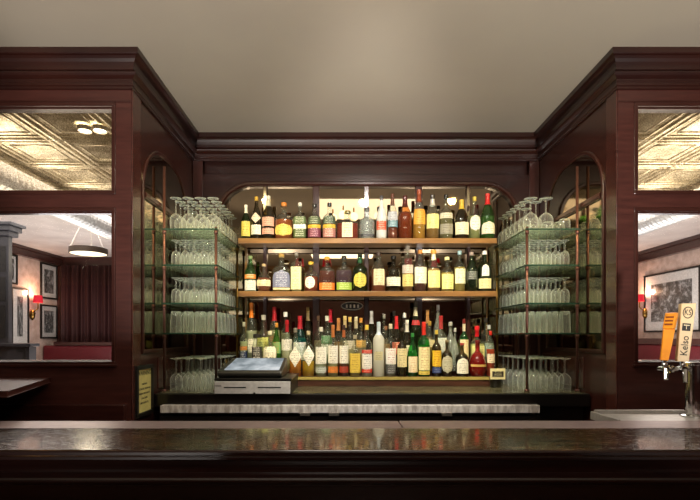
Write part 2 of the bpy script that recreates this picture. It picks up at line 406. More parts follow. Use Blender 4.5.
SIDE_D0, SIDE_D1, SIDE_Z0, SIDE_Z1 = 2.62, 3.33, H-.07, H+1.10
def side_wall(side, X):
    s = 1 if X > 0 else -1
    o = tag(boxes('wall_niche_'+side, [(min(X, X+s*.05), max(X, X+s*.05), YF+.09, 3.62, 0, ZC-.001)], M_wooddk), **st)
    root = empty('side_mirror', (X, (SIDE_D0+SIDE_D1)/2, SIDE_Z0), 'tall arched mirror on the inner wall of the %s wing, behind glass rack' % side, 'mirror')
    ox, oy, oz = root.location
    out = arch_outline(SIDE_D0, SIDE_D1, SIDE_Z0, SIDE_Z1, .28)
    bm = bmesh.new(); vs = [bm.verts.new((-s*.002, u-oy, v-oz)) for u, v in out]; vb = [bm.verts.new((-s*.0005, u-oy, v-oz)) for u, v in out]
    bm.faces.new(vs); bm.faces.new(vb[::-1])
    link('mirror_glass', bm, M_mirror2, root)
    bm = bmesh.new(); arch_moulding(bm, out, lambda u, v, h: (-s*(.0005+h), u-oy, v-oz), .024, .011)
    link('frame', bm, M_wooddk, root)
    bm = bmesh.new(); za, zb = H+.775, H+.81
    for z0, z1, t in ((za, zb, .014), (za+.008, zb-.008, .02)):
        box(bm, min(-s*.003, -s*t), max(-s*.003, -s*t), SIDE_D0+.002-oy, SIDE_D1-.002-oy, z0-oz, z1-oz)
    link('rail', bm, M_wooddk, root)
    # stile of the wing with a lit lacquered face, and a raised panel below the mirror
    tag(boxes('trim_7' if s < 0 else 'trim_8', [(min(X, X-s*.008), max(X, X-s*.008), YF+.001, 2.575, 0, H+1.30),
        (min(X, X-s*.006), max(X, X-s*.006), 2.82, 3.40, H-.31, H-.12)], M_gloss, bevel=.003), **st)
side_wall('left', XL); side_wall('right', XR)

MX0, MX1, MZ0, MZ1 = xof(220, YB), xof(515.5, YB), H-.27, zof(186, YB)
arch = arch_outline(MX0, MX1, MZ0, MZ1, .24, 14)
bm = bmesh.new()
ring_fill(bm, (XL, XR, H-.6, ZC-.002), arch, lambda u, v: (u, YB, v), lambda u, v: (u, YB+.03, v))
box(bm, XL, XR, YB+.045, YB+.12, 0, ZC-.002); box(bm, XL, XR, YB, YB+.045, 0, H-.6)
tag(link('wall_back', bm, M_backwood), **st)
# pilaster strips and panel lines of the frieze
tag(boxes('trim_9', [(XL+.001, XL+.075, YB-.012, YB, H-.33, H+1.30), (XR-.075, XR-.001, YB-.012, YB, H-.33, H+1.30)], M_woodh, bevel=.003), **st)

mir = empty('back_bar_mirror', ((MX0+MX1)/2, YB+.02, MZ0), 'wide round-cornered mirror behind the bottle shelves, divided by dark wooden bars', 'mirror')
def loc_(o, x, y, z): return (x-o.location.x, y-o.location.y, z-o.location.z)
bm = bmesh.new(); out = arch
a = [bm.verts.new(loc_(mir, u, YB+.026, v)) for u, v in arch]; b = [bm.verts.new(loc_(mir, u, YB+.030, v)) for u, v in arch]
bm.faces.new(a); bm.faces.new(b[::-1])
for i in range(len(a)):
    j = (i+1) % len(a); bm.faces.new((a[i], b[i], b[j], a[j]))
link('mirror_glass', bm, M_mirror, mir)
bm = bmesh.new(); arch_moulding(bm, arch, lambda u, v, h: loc_(mir, u, YB+.001-h, v), .030, .022)
link('frame', bm, M_woodh, mir)
for px, wpx in ((265, 3.5), (316, 6.5), (366.5, 4.5), (419, 6.5), (468.5, 3.5)):
    x = xof(px, YB); hw = wpx/2*YB/F
    p0 = loc_(mir, x-hw, YB-.004, MZ0+.01); p1 = loc_(mir, x+hw, YB+.025, MZ1-.001)
    boxes('glazing_bar', [(p0[0], p1[0], p0[1], p1[1], p0[2], p1[2])], M_woodh, mir, bevel=.003)

# cornice round the whole bar, mitred
def arc_pts(c0, c1, p0, p1, n, bulge):
    return [(p0[0]+(p1[0]-p0[0])*t+bulge[0]*math.sin(PI*t), p0[1]+(p1[1]-p0[1])*t+bulge[1]*math.sin(PI*t)) for t in [i/n for i in range(n+1)]]
prof = [(0, 1.3), (.011, 1.302), (.012, 1.313), (.018, 1.316), (.019, 1.330), (.014, 1.334), (.016, 1.345)]
prof += [(.016+.026*math.sin(PI*t), 1.350+.044*t) for t in (0, .12, .25, .38, .5, .62, .75, .88, 1)]
prof += [(.022+.036*(1-math.cos(PI*t/2)), 1.396+.062*math.sin(PI*t/2)) for t in (0, .2, .4, .6, .8, 1)]
prof += [(.062, 1.462), (.062, ZC-H-.0005), (.0, ZC-H-.0005)]
prof = [(o, z+H) for o, z in prof]
bm = bmesh.new()
sweep(bm, [(RX0, YF, 0, -1), (XL, YF, 1, -1), (XL, YB, 1, -1), (XR, YB, -1, -1), (XR, YF, -1, -1), (RX1, YF, 0, -1)], prof)
tag(link('trim_10', bm, wood('cornice_wood', '#240d0b', '#34160f', .36, .3, stretch=(1, 1, 3))), **st)
# thin bead above the panes
tag(boxes('trim_11', [(RX0, XL+.004, YF-.006, YF, H+1.236, H+1.246), (XR-.004, RX1, YF-.006, YF, H+1.236, H+1.246)], M_woodh, bevel=.002), **st)

# ------------------------------------------------------------------ the front bar
BZ = H-.33
bar = empty('bar_counter', (0, 1.55, 0), 'long lacquered dark wood bar counter running across the whole foreground', 'bar counter')
def pb(o, name, lst, m, bevel=0, sub=None):
    l = o.location
    return boxes(name, [(a-l.x, b-l.x, c-l.y, d-l.y, e-l.z, f-l.z) for a, b, c, d, e, f in lst], m, sub or o, bevel)
pb(bar, 'bar_top', [(-3.4, 3.4, 1.372, 1.70, BZ-.03, BZ)], M_bartop, .004)
pb(bar, 'drink_rail', [(-3.4, xof(399.5, 1.8), 1.702, 1.85, BZ-.03, BZ), (xof(399.5, 1.8)+.003, 3.4, 1.702, 1.85, BZ-.03, BZ+.001)], plain('satin_rail', '#998584', .4, .3), .003)
pr_ = [(0, BZ-.002), (.004, BZ-.006), (.004, BZ-.014), (-.002, BZ-.017), (.001, BZ-.021), (.001, BZ-.028), (-.006, BZ-.032)]
pr_ += [(-.006-.022*math.sin(PI/2*t), BZ-.032-.040*t) for t in (.2, .4, .6, .8, 1)]
pr_ += [(-.024+.020*math.sin(PI*t), BZ-.073-.036*t) for t in (0, .15, .3, .45, .6, .75, .9, 1)]
pr_ += [(-.026, BZ-.113), (-.03, BZ-.118), (-.05, BZ-.15), (-.07, BZ-.18), (-.09, BZ-.2), (-.09, .02)]
bm = bmesh.new(); sweep(bm, [(-3.4, 1.371-1.55, 0, -1), (3.4, 1.371-1.55, 0, -1)], [(o, z) for o, z in pr_])
link('front_moulding', bm, wood('bar_front_wood', '#180806', '#260e0a', .28, .4, stretch=(1, 3, 3)), bar)
pb(bar, 'bar_body', [(-3.4, 3.4, 1.48, 1.84, 0, BZ-.03)], M_wooddk)

# flap counter by the left wing
fl = empty('hinged_counter_flap', (-2.3, 2.2, H-.235), 'dark wooden counter flap jutting out in front of the left wing panel', 'counter')
l = fl.location; bm = bmesh.new()
ang = [(xof(50, YF-.01), YF-.01), (-1.335, 1.86), (-3.2, 1.86), (-3.2, YF-.01)]
zt, zb = H-.213, H-.238
A = [bm.verts.new((x-l.x, y-l.y, zt-l.z)) for x, y in ang]; B = [bm.verts.new((x-l.x, y-l.y, zb-l.z)) for x, y in ang]
bm.faces.new(A); bm.faces.new(B[::-1])
for i in range(4): bm.faces.new((A[i], A[(i+1) % 4], B[(i+1) % 4], B[i]))
link('flap_board', bm, M_wood, fl, bevel=.004)
bm = bmesh.new(); box(bm, -2.6-l.x, -2.55-l.x, 2.0-l.y, YF-.012-l.y, zb-.12-l.z, zb-l.z); link('bracket', bm, M_wooddk, fl)

# ------------------------------------------------------------------ back bar counter
CZ = H-.331; CF = 2.735
bb = empty('back_bar_cabinet', (.15, 3.1, 0), 'low black back-bar cabinet with dark stone top under the bottles', 'cabinet')
def marble():
    t = NT('dark_green_stone'); p = t.pr((.1, .1, .08), .12); n = t.noise(12, 8)
    r = t.ramp(n.outputs[0], [(.35, lin('#474430')), (.7, lin('#737056'))]); t.l(r.outputs[0], p.inputs['Base Color']); return t.m
pb(bb, 'counter_top', [(XL+.01, XR-.01, CF, YB-.013, CZ-.075, CZ)], M_blackgl, .004)
pb(bb, 'stone_inlay', [(XL+.03, XR-.03, CF+.03, YB-.02, CZ+.0002, CZ+.003)], marble())
pb(bb, 'carcass', [(XL+.02, XR-.02, CF+.06, YB-.013, 0, CZ-.076)], M_blackgl)
def striped_steel():
    t = NT('reflective_steel_strip'); p = t.pr(lin('#dcd8d4'), .3, .3); n = t.noise(14, 3, stretch=(3, 1, 1))  # pale stripes put the strip's reflections into its colour
    r = t.ramp(n.outputs[0], [(.35, lin('#bcb2ac')), (.6, lin('#f2ece8'))]); t.l(r.outputs[0], p.inputs['Base Color'])
    t.bump(p, n.outputs[0], .3, .02); return t.m
pb(bb, 'steel_strip', [(xof(160, 2.69), xof(540, 2.69), 2.69, 2.75, zof(413, 2.69), zof(405.5, 2.69))], striped_steel(), .002)
for k, px in enumerate((305, 334, 447)):
    pb(bb, 'bracket', [(xof(px-5, 2.68), xof(px+5, 2.68), 2.68, 2.74, zof(416, 2.68), zof(413.2, 2.68))], M_steel)
pb(bb, 'cooler_front', [(xof(160, 2.7), xof(540, 2.7), 2.70, CF+.058, .2, zof(416.4, 2.7))], M_blackgl)

# stepped riser that carries the bottles
SX0, SX1 = xof(237, 3.14), xof(500, 3.14)
T1, T2, T3 = H-.268, H-.235, H-.20
riser = empty('bottle_riser', ((SX0+SX1)/2, 3.3, CZ+.003), 'three-tier wooden riser under the crowded lowest bottles', 'riser')
pb(riser, 'front_step', [(SX0, SX1, 3.125, 3.245, CZ+.0032, T1)], wood('riser_wood', '#3a2119', '#57362a', .3, .4, stretch=(2, 14, 14)), .003)
pb(riser, 'middle_step', [(SX0, SX1, 3.246, 3.355, CZ+.0032, T2)], M_wooddk, .003)
pb(riser, 'rear_step', [(SX0, SX1, 3.356, 3.456, CZ+.0032, T3)], M_wooddk, .003)
pb(riser, 'edge_strip', [(SX0, SX1, 3.118, 3.1245, T1-.016, T1+.004)], plain('pale_edge', '#b8a55c', .35, .3))

S1, S2 = zof(238.3, 3.29), zof(291.3, 3.29)
def bottle_shelf(z, which):
    o = empty('bottle_shelf', (.15, 3.37, z), '%s wooden bottle shelf in front of the back-bar mirror' % which, 'shelf', 'bottle shelves')
    pb(o, 'shelf_board', [(xof(238, 3.287), xof(497, 3.287), 3.30, YB-.006, z-.030, z)], M_shelf)
    pb(o, 'front_lip', [(xof(238, 3.287), xof(497, 3.287), 3.287, 3.2995, z-.036, z+.001)], M_shelf, .003)
    for x in (xof(241.5, 3.3), xof(493.5, 3.3)):
        pb(o, 'upright', [(x-.006, x+.006, 3.45, 3.46, z-.33 if which == 'upper' else z-.50, z-.0305)], M_shelf, .002)
bottle_shelf(S1, 'upper'); bottle_shelf(S2, 'lower')

# ------------------------------------------------------------------ glass racks
RF, RB = 2.84, 3.40
RZ = [H+.652, H+.435, H+.205, H+.024]
def rack(side, xin, xout):
    s = 1 if xout > xin else -1
    r = empty('glass_rack', ((xin+xout)/2, 3.12, CZ+.003), '%s rack of four glass shelves on copper posts, full of stemware' % ('right-hand' if s > 0 else 'left-hand'), 'rack')
    l = r.location
    for (x, y, top, m) in ((xin, RF, H+.665, M_copper), (xout, RF, H+.665 if True else 0, M_copper), (xin, RB, H+.665, M_brass), (xout, RB, H+.665, M_copper)):  # inner rear post in brass: warm light on copper put into its material
        bm = bmesh.new(); zt = top
        if x == xout and y == RF: zt = H+1.03
        tube(bm, (x-l.x, y-l.y, 0), (x-l.x, y-l.y, zt-l.z), .008, 12)
        po = link('post', bm, m, r, smooth=True)
        for z in RZ:
            bm = bmesh.new(); tube(bm, (x-l.x, y-l.y, z-.03-l.z), (x-l.x, y-l.y, z-.007-l.z), .0115, 12); link('collar', bm, m, po, smooth=True)
        bm = bmesh.new(); tube(bm, (x-l.x, y-l.y, 0), (x-l.x, y-l.y, .012), .016, 12)
        link('foot', bm, m, po, smooth=True)
    for z in RZ:
        a, b = min(xin, xout)-.010, max(xin, xout)+.010
        sh = pb(r, 'glass_shelf', [(a, b, RF-.012, RB+.02, z-.006, z)], M_rackglass)
        e = pb(r, 'shelf_edge', [(a, b, RF-.0145, RF-.0125, z-.007, z+.001), ((a-.003 if s < 0 else b+.001)*0+(b+.0005 if s < 0 else a-.0025), (b+.0025 if s < 0 else a-.0005), RF-.0125, RB+.02, z-.007, z+.001)], M_rackedge, 0, sh)
    return r
rack('left', xof(216, RF), XL+.034); rack('right', xof(527, RF), XR-.034)

def lathe_obj(name, prof, m, seg=18): 
    bm = bmesh.new(); lathe(bm, prof, seg, cap=False); return link(name, bm, m, smooth=True)
# glasses, rim down
WINE = [(.030, 0), (.034, .012), (.0355, .035), (.036, .055), (.034, .078), (.022, .094), (.008, .103), (.0042, .110), (.0036, .150), (.004, .184), (.010, .190), (.030, .1945), (.0345, .196), (.0345, .1975), (.002, .1985)]
GOB = [(.024, 0), (.026, .02), (.027, .05), (.0245, .072), (.016, .086), (.006, .092), (.0045, .10), (.0045, .142), (.012, .150), (.0255, .1545), (.0265, .157), (.002, .1585)]
TUMB = [(.033, 0), (.0335, .03), (.032, .07), (.029, .125), (.0275, .131), (.026, .132), (.025, .122), (.001, .108)]
SHORT = [(.031, 0), (.033, .02), (.033, .05), (.028, .066), (.026, .070), (.001, .071)]
BALLOON = [(.034, 0), (.040, .02), (.0435, .045), (.042, .068), (.034, .090), (.015, .105), (.005, .112), (.0042, .12), (.004, .178), (.012, .186), (.036, .192), (.039, .194), (.039, .196), (.002, .197)]
PROT = {}
def glass(kind, loc, label, cat, group, rz=0):
    if kind not in PROT:
        prof = {'wine_glass': WINE, 'goblet': GOB, 'tumbler': TUMB, 'rocks_glass': SHORT, 'balloon_glass': BALLOON}[kind]
        o = lathe_obj(kind, prof, M_glassware); PROT[kind] = o
    else:
        o = PROT[kind].copy(); C.objects.link(o)
    o.location = loc; o.rotation_euler = (0, 0, rz); tag(o, label, cat, group); return o
shelfname = ['top', 'second', 'third', 'fourth']
for side, xa, xb in (('left', XL+.09, xof(216, RF)-.030), ('right', xof(527, RF)+.030, XR-.09)):
    inner_first = side == 'right'
    for k in range(5):
        z = (RZ[k] if k < 4 else CZ+.003)+.0004
        kind = ['wine_glass', 'goblet', 'goblet', 'tumbler', 'wine_glass'][k]
        nx, ny = (4, 7) if kind == 'wine_glass' else (5, 8) if kind == 'goblet' else (4, 6)
        if k == 4: nx, ny = 4, 6
        x0, x1 = xa-.0, xb
        for i in range(nx):
            for j in range(ny):
                x = x0+(x1-x0)*i/(nx-1); y = RF+.042+(RB-RF-.086)*j/(ny-1)
                kd = kind
                t = i if inner_first else nx-1-i          # 0 = inner column
                where = ('%s shelf of the %s glass rack' % (shelfname[k], side)) if k < 4 else ('stone counter under the %s glass rack' % side)
                if k == 0:
                    if side == 'right' and t >= 2: kd = 'rocks_glass'
                    elif t == 0 and j % 2 == 0: kd = 'wine_glass'
                    if side == 'right' and t == 1 and j not in (0, 1, 3): kd = 'rocks_glass'
                if k == 0 and side == 'right' and j == 0 and t < 3:
                    if t == 2: continue
                    kd = 'balloon_glass'; x += .0+.022*t+.008
                if k == 4 and side == 'left' and t == 0 and j < 2: continue
                if k == 3 and side == 'left' and t == 3 and j in (0, 1): kd = 'tumbler'
                # wide feet must not collide with posts
                ordn = ['first', 'second', 'third', 'fourth', 'fifth', 'sixth', 'seventh', 'eighth', 'ninth']
                row = 'front row' if j == 0 else 'rear row' if j == ny-1 else ordn[j]+' row'
                lab = '%s on %s, %s, %s from the wall' % ({'wine_glass': 'upturned wine glass', 'balloon_glass': 'large upturned balloon glass', 'goblet': 'upturned goblet', 'tumbler': 'upturned tumbler', 'rocks_glass': 'low rocks glass'}[kd],
                       ('%s shelf of %s rack' % (shelfname[k], side)) if k < 4 else 'counter under %s rack' % side, row, ordn[nx-1-t])
                glass(kd, (x+random.uniform(-.001, .001), y+random.uniform(-.001, .001), z), lab, 'glass', '%s on the %s' % ({'wine_glass': 'wine glasses', 'balloon_glass': 'balloon glasses', 'goblet': 'goblets', 'tumbler': 'tumblers', 'rocks_glass': 'rocks glasses'}[kd], where))
# a second layer of goblets stacked on the tumblers of the left rack

# ------------------------------------------------------------------ bottles
def sect_round(a): return (math.cos(a), math.sin(a))
def sect_square(a):
    c, s = math.cos(a), math.sin(a); n = 5.0
    k = (abs(c)**n+abs(s)**n)**(-1/n); return (c*k, s*k)
def sect_flask(a): return (math.cos(a), .5*math.sin(a))
# (r, z) fractions of half width / height
SH = {
 'tall':   [(.86, 0), (1, .015), (1, .58), (.96, .63), (.80, .68), (.52, .72), (.36, .75), (.32, .80), (.31, .92), (.35, .925), (.35, .955), (.31, .96)],
 'slope':  [(.86, 0), (1, .015), (1, .50), (.95, .56), (.74, .66), (.50, .74), (.36, .80), (.32, .86), (.30, .92), (.34, .925), (.34, .955), (.30, .96)],
 'squat':  [(.88, 0), (1, .02), (1, .52), (.96, .58), (.84, .64), (.56, .69), (.34, .72), (.29, .76), (.28, .90), (.33, .905), (.33, .95), (.28, .955)],
 'round':  [(.62, 0), (.76, .02), (.93, .12), (1, .26), (.98, .40), (.84, .53), (.58, .62), (.34, .68), (.25, .73), (.23, .90), (.29, .905), (.29, .95), (.23, .955)],
 'vodka':  [(.9, 0), (1, .012), (1, .66), (.93, .71), (.66, .755), (.40, .79), (.32, .83), (.31, .93), (.34, .935), (.34, .96), (.3, .965)],
 'jar':    [(.9, 0), (1, .03), (1, .70), (.92, .78), (.75, .82), (.72, .90), (.72, .95)],
}
GL = {'clear': (.93, .96, .92), 'green': (.30, .62, .22), 'dark': (.30, .24, .12), 'dkgreen': (.20, .32, .12), 'amber': (.85, .55, .25),
      'frost': (.85, .88, .82), 'teal': (.12, .55, .50), 'red': (.75, .12, .10), 'bright': (.15, .75, .22)}
def rad_at(prof, z):
    for (r0, z0), (r1, z1) in zip(prof, prof[1:]):
        if z0 <= z <= z1: return r0+(r1-r0)*(z-z0)/max(1e-9, z1-z0)
    return prof[-1][0]
def bottle(px, wpx, top, base_z, d, label, shape='tall', sect='round', glass_='clear', liquid=None, level=.5, cap='#222018', caph=.08, capr=1.15,
           labels=(), capsule=None, name='bottle', cat='bottle', group=None, haze=.015):
    x = xof(px, d); hw = wpx/2*d/F; h = zof(top, d)-base_z; sc = {'round': sect_round, 'square': sect_square, 'flask': sect_flask}[sect]
    root = empty(name, (x, d, base_z+.0004), label, cat, group, random.uniform(-.12, .12) if sect != 'square' else random.uniform(-.06, .06))
    neck_top = 1-caph*.6
    P = [(r, z*neck_top/.96) for r, z in SH[shape]]
    if sect != 'round':      # body keeps its section, the neck becomes round
        def ring_sect(zf):
            k = min(1, max(0, (rad_at(P, zf)-.42)/.35))
            return lambda a: tuple(k*u+(1-k)*v for u, v in zip(sc(a), sect_round(a)))
    else:
        def ring_sect(zf): return sect_round
    scale = .92 if sect == 'square' else 1.0
    def build(Pn, off, seg=24, arc=None, cap_=True):
        bm = bmesh.new(); rings = []; n = seg if arc is None else seg+1
        for r, z in Pn:
            s_ = ring_sect(z); ring = []
            for i in range(n):
                a = 2*PI*i/seg if arc is None else arc[0]+(arc[1]-arc[0])*i/seg
                u, v = s_(a); ring.append(bm.verts.new(((r*hw*scale+off)*u, (r*hw*scale+off)*v, z*h)))
            rings.append(ring)
        for A, B in zip(rings, rings[1:]):
            for i in range(n if arc is None else n-1):
                bm.faces.new((A[i], A[(i+1) % n], B[(i+1) % n], B[i]))
        if cap_ and arc is None: bm.faces.new(rings[0][::-1]); bm.faces.new(rings[-1])
        return bm
    tint = GL[glass_]
    gm = thin_glass('bottle_glass_'+glass_, tint, .75, .055, 2.6, {'frost': .55, 'clear': haze}.get(glass_, .03),
                    hazecol={'clear': (.8, .85, .75), 'frost': (.85, .84, .74)}.get(glass_, tuple(c*.8 for c in tint)))
    link('glass_body', build(P, 0), gm, root, smooth=True)
    if liquid:
        L = [(r, z) for r, z in P if z < level]+[(rad_at(P, level), level)]
        L[0] = (L[0][0], .012)
        L = [L[0]]+[q for q in L[1:] if q[1] > .014]
        link('liquid', build(L, -.0022), liquid_mat(liquid), root, smooth=True)
    # stopper
    rn = P[-1][0]*hw*scale
    bm = bmesh.new(); cr = max(rn*capr, .009); z0, z1 = (neck_top-.045)*h, h
    lathe(bm, [(cr*.97, z0), (cr, z0+.002), (cr, z1-.003), (cr*.88, z1)], 16)
    link('cap', bm, plain('stopper', cap, .35, 0, .2), root, smooth=False)
    if capsule:
        zc = .76; Q = [(rad_at(P, zc), zc)]+[q for q in P if zc < q[1] < neck_top-.05]+[(P[-1][0], neck_top-.05)]
        link('capsule', build(Q, .0009, 16, cap_=False), plain('foil', capsule, .35, .2), root, smooth=True)
    for lb in labels:
        za, zb, col = lb[:3]; ink = lb[3] if len(lb) > 3 else '#43352a'; half = lb[4] if len(lb) > 4 else 1.15; shp = lb[5] if len(lb) > 5 else None
        n = 8; zs = [za+(zb-za)*i/n for i in range(n+1)]
        bm = bmesh.new(); seg = 14; rows = []
        for z in zs:
            s_ = ring_sect(z); r = rad_at(P, z)*hw*scale+.0012; t = (z-za)/(zb-za)
            k = 1 if shp is None else (math.sqrt(max(0, 1-(2*t-1)**2)) if shp == 'oval' else (1-abs(2*t-1)) if shp == 'diamond' else (math.sqrt(max(0, 1-(max(0, t-.5)*2)**2)) if shp == 'arch' else 1))
            k = max(k, .04); row = []
            for i in range(seg+1):
                a = -PI/2+half*k*(2*i/seg-1); u, v = s_(a); row.append(bm.verts.new((r*u, r*v, z*h)))
            rows.append(row)
        for A, B in zip(rows, rows[1:]):
            for i in range(seg): bm.faces.new((A[i], A[i+1], B[i+1], B[i]))
        rows_n = max(2, int((zb-za)*h/.011))
        link('label' if za < .6 else 'neck_label', bm, label_mat(col, ink, rows_n), root, smooth=True)
    return root

WHITE, CREAM, YEL = '#efe9da', '#e9dcae', '#dccb62'
AMB, RED_, GOLD, PALE = '#a8480f', '#8f2208', '#c98a1a', '#c9c27a'
G1, G2 = 'bottles on the upper back-bar shelf', 'bottles on the lower back-bar shelf'
top_row = [
 (246, 8.5, 205, 'slender dark green bottle with yellow label and white cap, far left of upper shelf', dict(shape='slope', glass_='dkgreen', liquid='#20260c', level=.5, cap=WHITE, capsule=WHITE, labels=[(.1, .52, YEL)])),
 (256.5, 9.5, 197, 'dark bottle with white diamond label and gold cap, second from left on upper shelf', dict(shape='slope', glass_='dark', liquid='#1c1408', level=.5, cap='#c9a23e', labels=[(.12, .34, WHITE), (.38, .62, '#e8dcc8', '#a04428', 1.1, 'diamond')])),
 (268.5, 12, 196, 'tall dark bottle with two salmon pink label bands on upper shelf', dict(shape='slope', glass_='dark', liquid='#1a120a', level=.5, cap='#e0dccc', capsule='#c8c4b0', labels=[(.12, .25, '#d9a08a'), (.30, .50, '#dca992')])),
 (284, 17, 203, 'round-shouldered amber whiskey bottle with big yellow label and orange stopper, upper shelf', dict(shape='squat', glass_='clear', liquid=AMB, level=.52, cap='#d9822e', labels=[(.08, .40, '#e6c860', '#7a5a20', 1.25, 'oval')])),
 (300, 12.5, 203, 'square grey-green bottle with white neck band, fifth from left on upper shelf', dict(shape='squat', sect='square', glass_='clear', liquid='#5d6b34', level=.55, cap='#e0dcd0', labels=[(.28, .40, WHITE), (.06, .26, '#4d5c30', '#d9dcc0'), (.42, .60, '#56683c', '#d9dcc0')])),
 (314.5, 12.5, 204, 'whiskey bottle with green label, yellow band and purple lettering below, upper shelf', dict(shape='squat', glass_='clear', liquid='#5b1c10', level=.5, cap='#2c2826', labels=[(.06, .30, '#6b3040', '#d8a8b0'), (.31, .40, '#e0b030'), (.41, .62, '#4a5538', '#c9d0b0')])),
 (329.5, 12.5, 203, 'whiskey bottle with green shoulder, yellow band and pink-flecked base label, upper shelf', dict(shape='squat', glass_='clear', liquid='#5b2418', level=.5, cap='#221e1c', labels=[(.06, .29, '#a06a60', '#f0d0c0'), (.30, .40, '#dcae38'), (.41, .62, '#434d38', '#c9d0b0')])),
 (347.5, 20, 211, 'wide low decanter of red-amber spirit with narrow cream label, upper shelf', dict(shape='squat', sect='flask', glass_='clear', liquid=RED_, level=.56, cap='#8a7a3a', capr=1.0, labels=[(.08, .58, '#e0cfa4', '#43352a', .5)])),
 (367, 14, 208, 'clear bottle with black stopper and dark silver base band, upper shelf beside the decanter', dict(shape='squat', glass_='clear', cap='#1b1a1a', labels=[(.08, .16, '#2a2826', '#aaa6a0')], haze=.12)),
 (381.5, 10.5, 196, 'slim clear bottle with orange-red band low on the body, upper shelf', dict(shape='slope', glass_='frost', cap='#4a4642', labels=[(.22, .42, '#c9512e', '#f0d8c0')])),
 (392.5, 11.5, 194, 'clear-shouldered bottle with blue-grey band and brown spirit, upper shelf', dict(shape='slope', glass_='clear', liquid='#7a2c10', level=.26, cap='#5e3420', capsule='#6a4630', labels=[(.42, .60, '#b9b9b4'), (.27, .41, '#5d7f80', '#d8dcd8')])),
 (405, 14, 196, 'brown-red cognac bottle with sloping shoulders and maroon cap, upper shelf', dict(shape='slope', glass_='amber', liquid='#7d2a10', level=.62, cap='#4e1e16', capsule='#5a2418')),
 (419, 11.5, 190, 'tallest bottle on the upper shelf, with square orange label and brown capsule', dict(shape='slope', glass_='clear', liquid=GOLD, level=.5, cap='#a8502c', capsule='#984828', labels=[(.30, .60, '#dd9a34', '#7a3c14')])),
 (432.5, 12, 195, 'bottle with pale yellow label and long white neck, upper shelf', dict(shape='slope', glass_='clear', liquid='#9a6a24', level=.5, cap='#37302c', capsule='#dcd6c8', labels=[(.24, .56, '#e2d788')])),
 (446, 12.5, 195, 'clear round-shouldered bottle with black cap and small silver label, upper shelf', dict(shape='squat', glass_='clear', liquid='#6a6238', level=.52, cap='#151312', labels=[(.12, .34, '#8a8674', '#2a2620'), (.46, .58, '#c9c4ac')])),
 (461.5, 14.5, 200, 'dark cognac bottle with cream label and gold foil neck, upper shelf', dict(shape='slope', glass_='dark', liquid='#3c2008', level=.5, cap='#d9b544', capsule='#d9b544', labels=[(.12, .42, '#eadfb8')])),
 (474.5, 11.5, 197, 'clear-green bottle with white oval label and gold cap, upper shelf', dict(shape='slope', glass_='clear', liquid='#9aa05a', level=.55, cap='#d0b84c', labels=[(.2, .56, WHITE, '#43352a', 1.1, 'oval')])),
 (487.5, 12.5, 194, 'green wine-shaped bottle with bright red cap and cream arched label, far right of upper shelf', dict(shape='slope', glass_='green', liquid='#4c6a16', level=.5, cap='#d0242c', capsule='#cc2a30', labels=[(.12, .38, '#efe8cc', '#43352a', 1.2, 'arch')])),
]
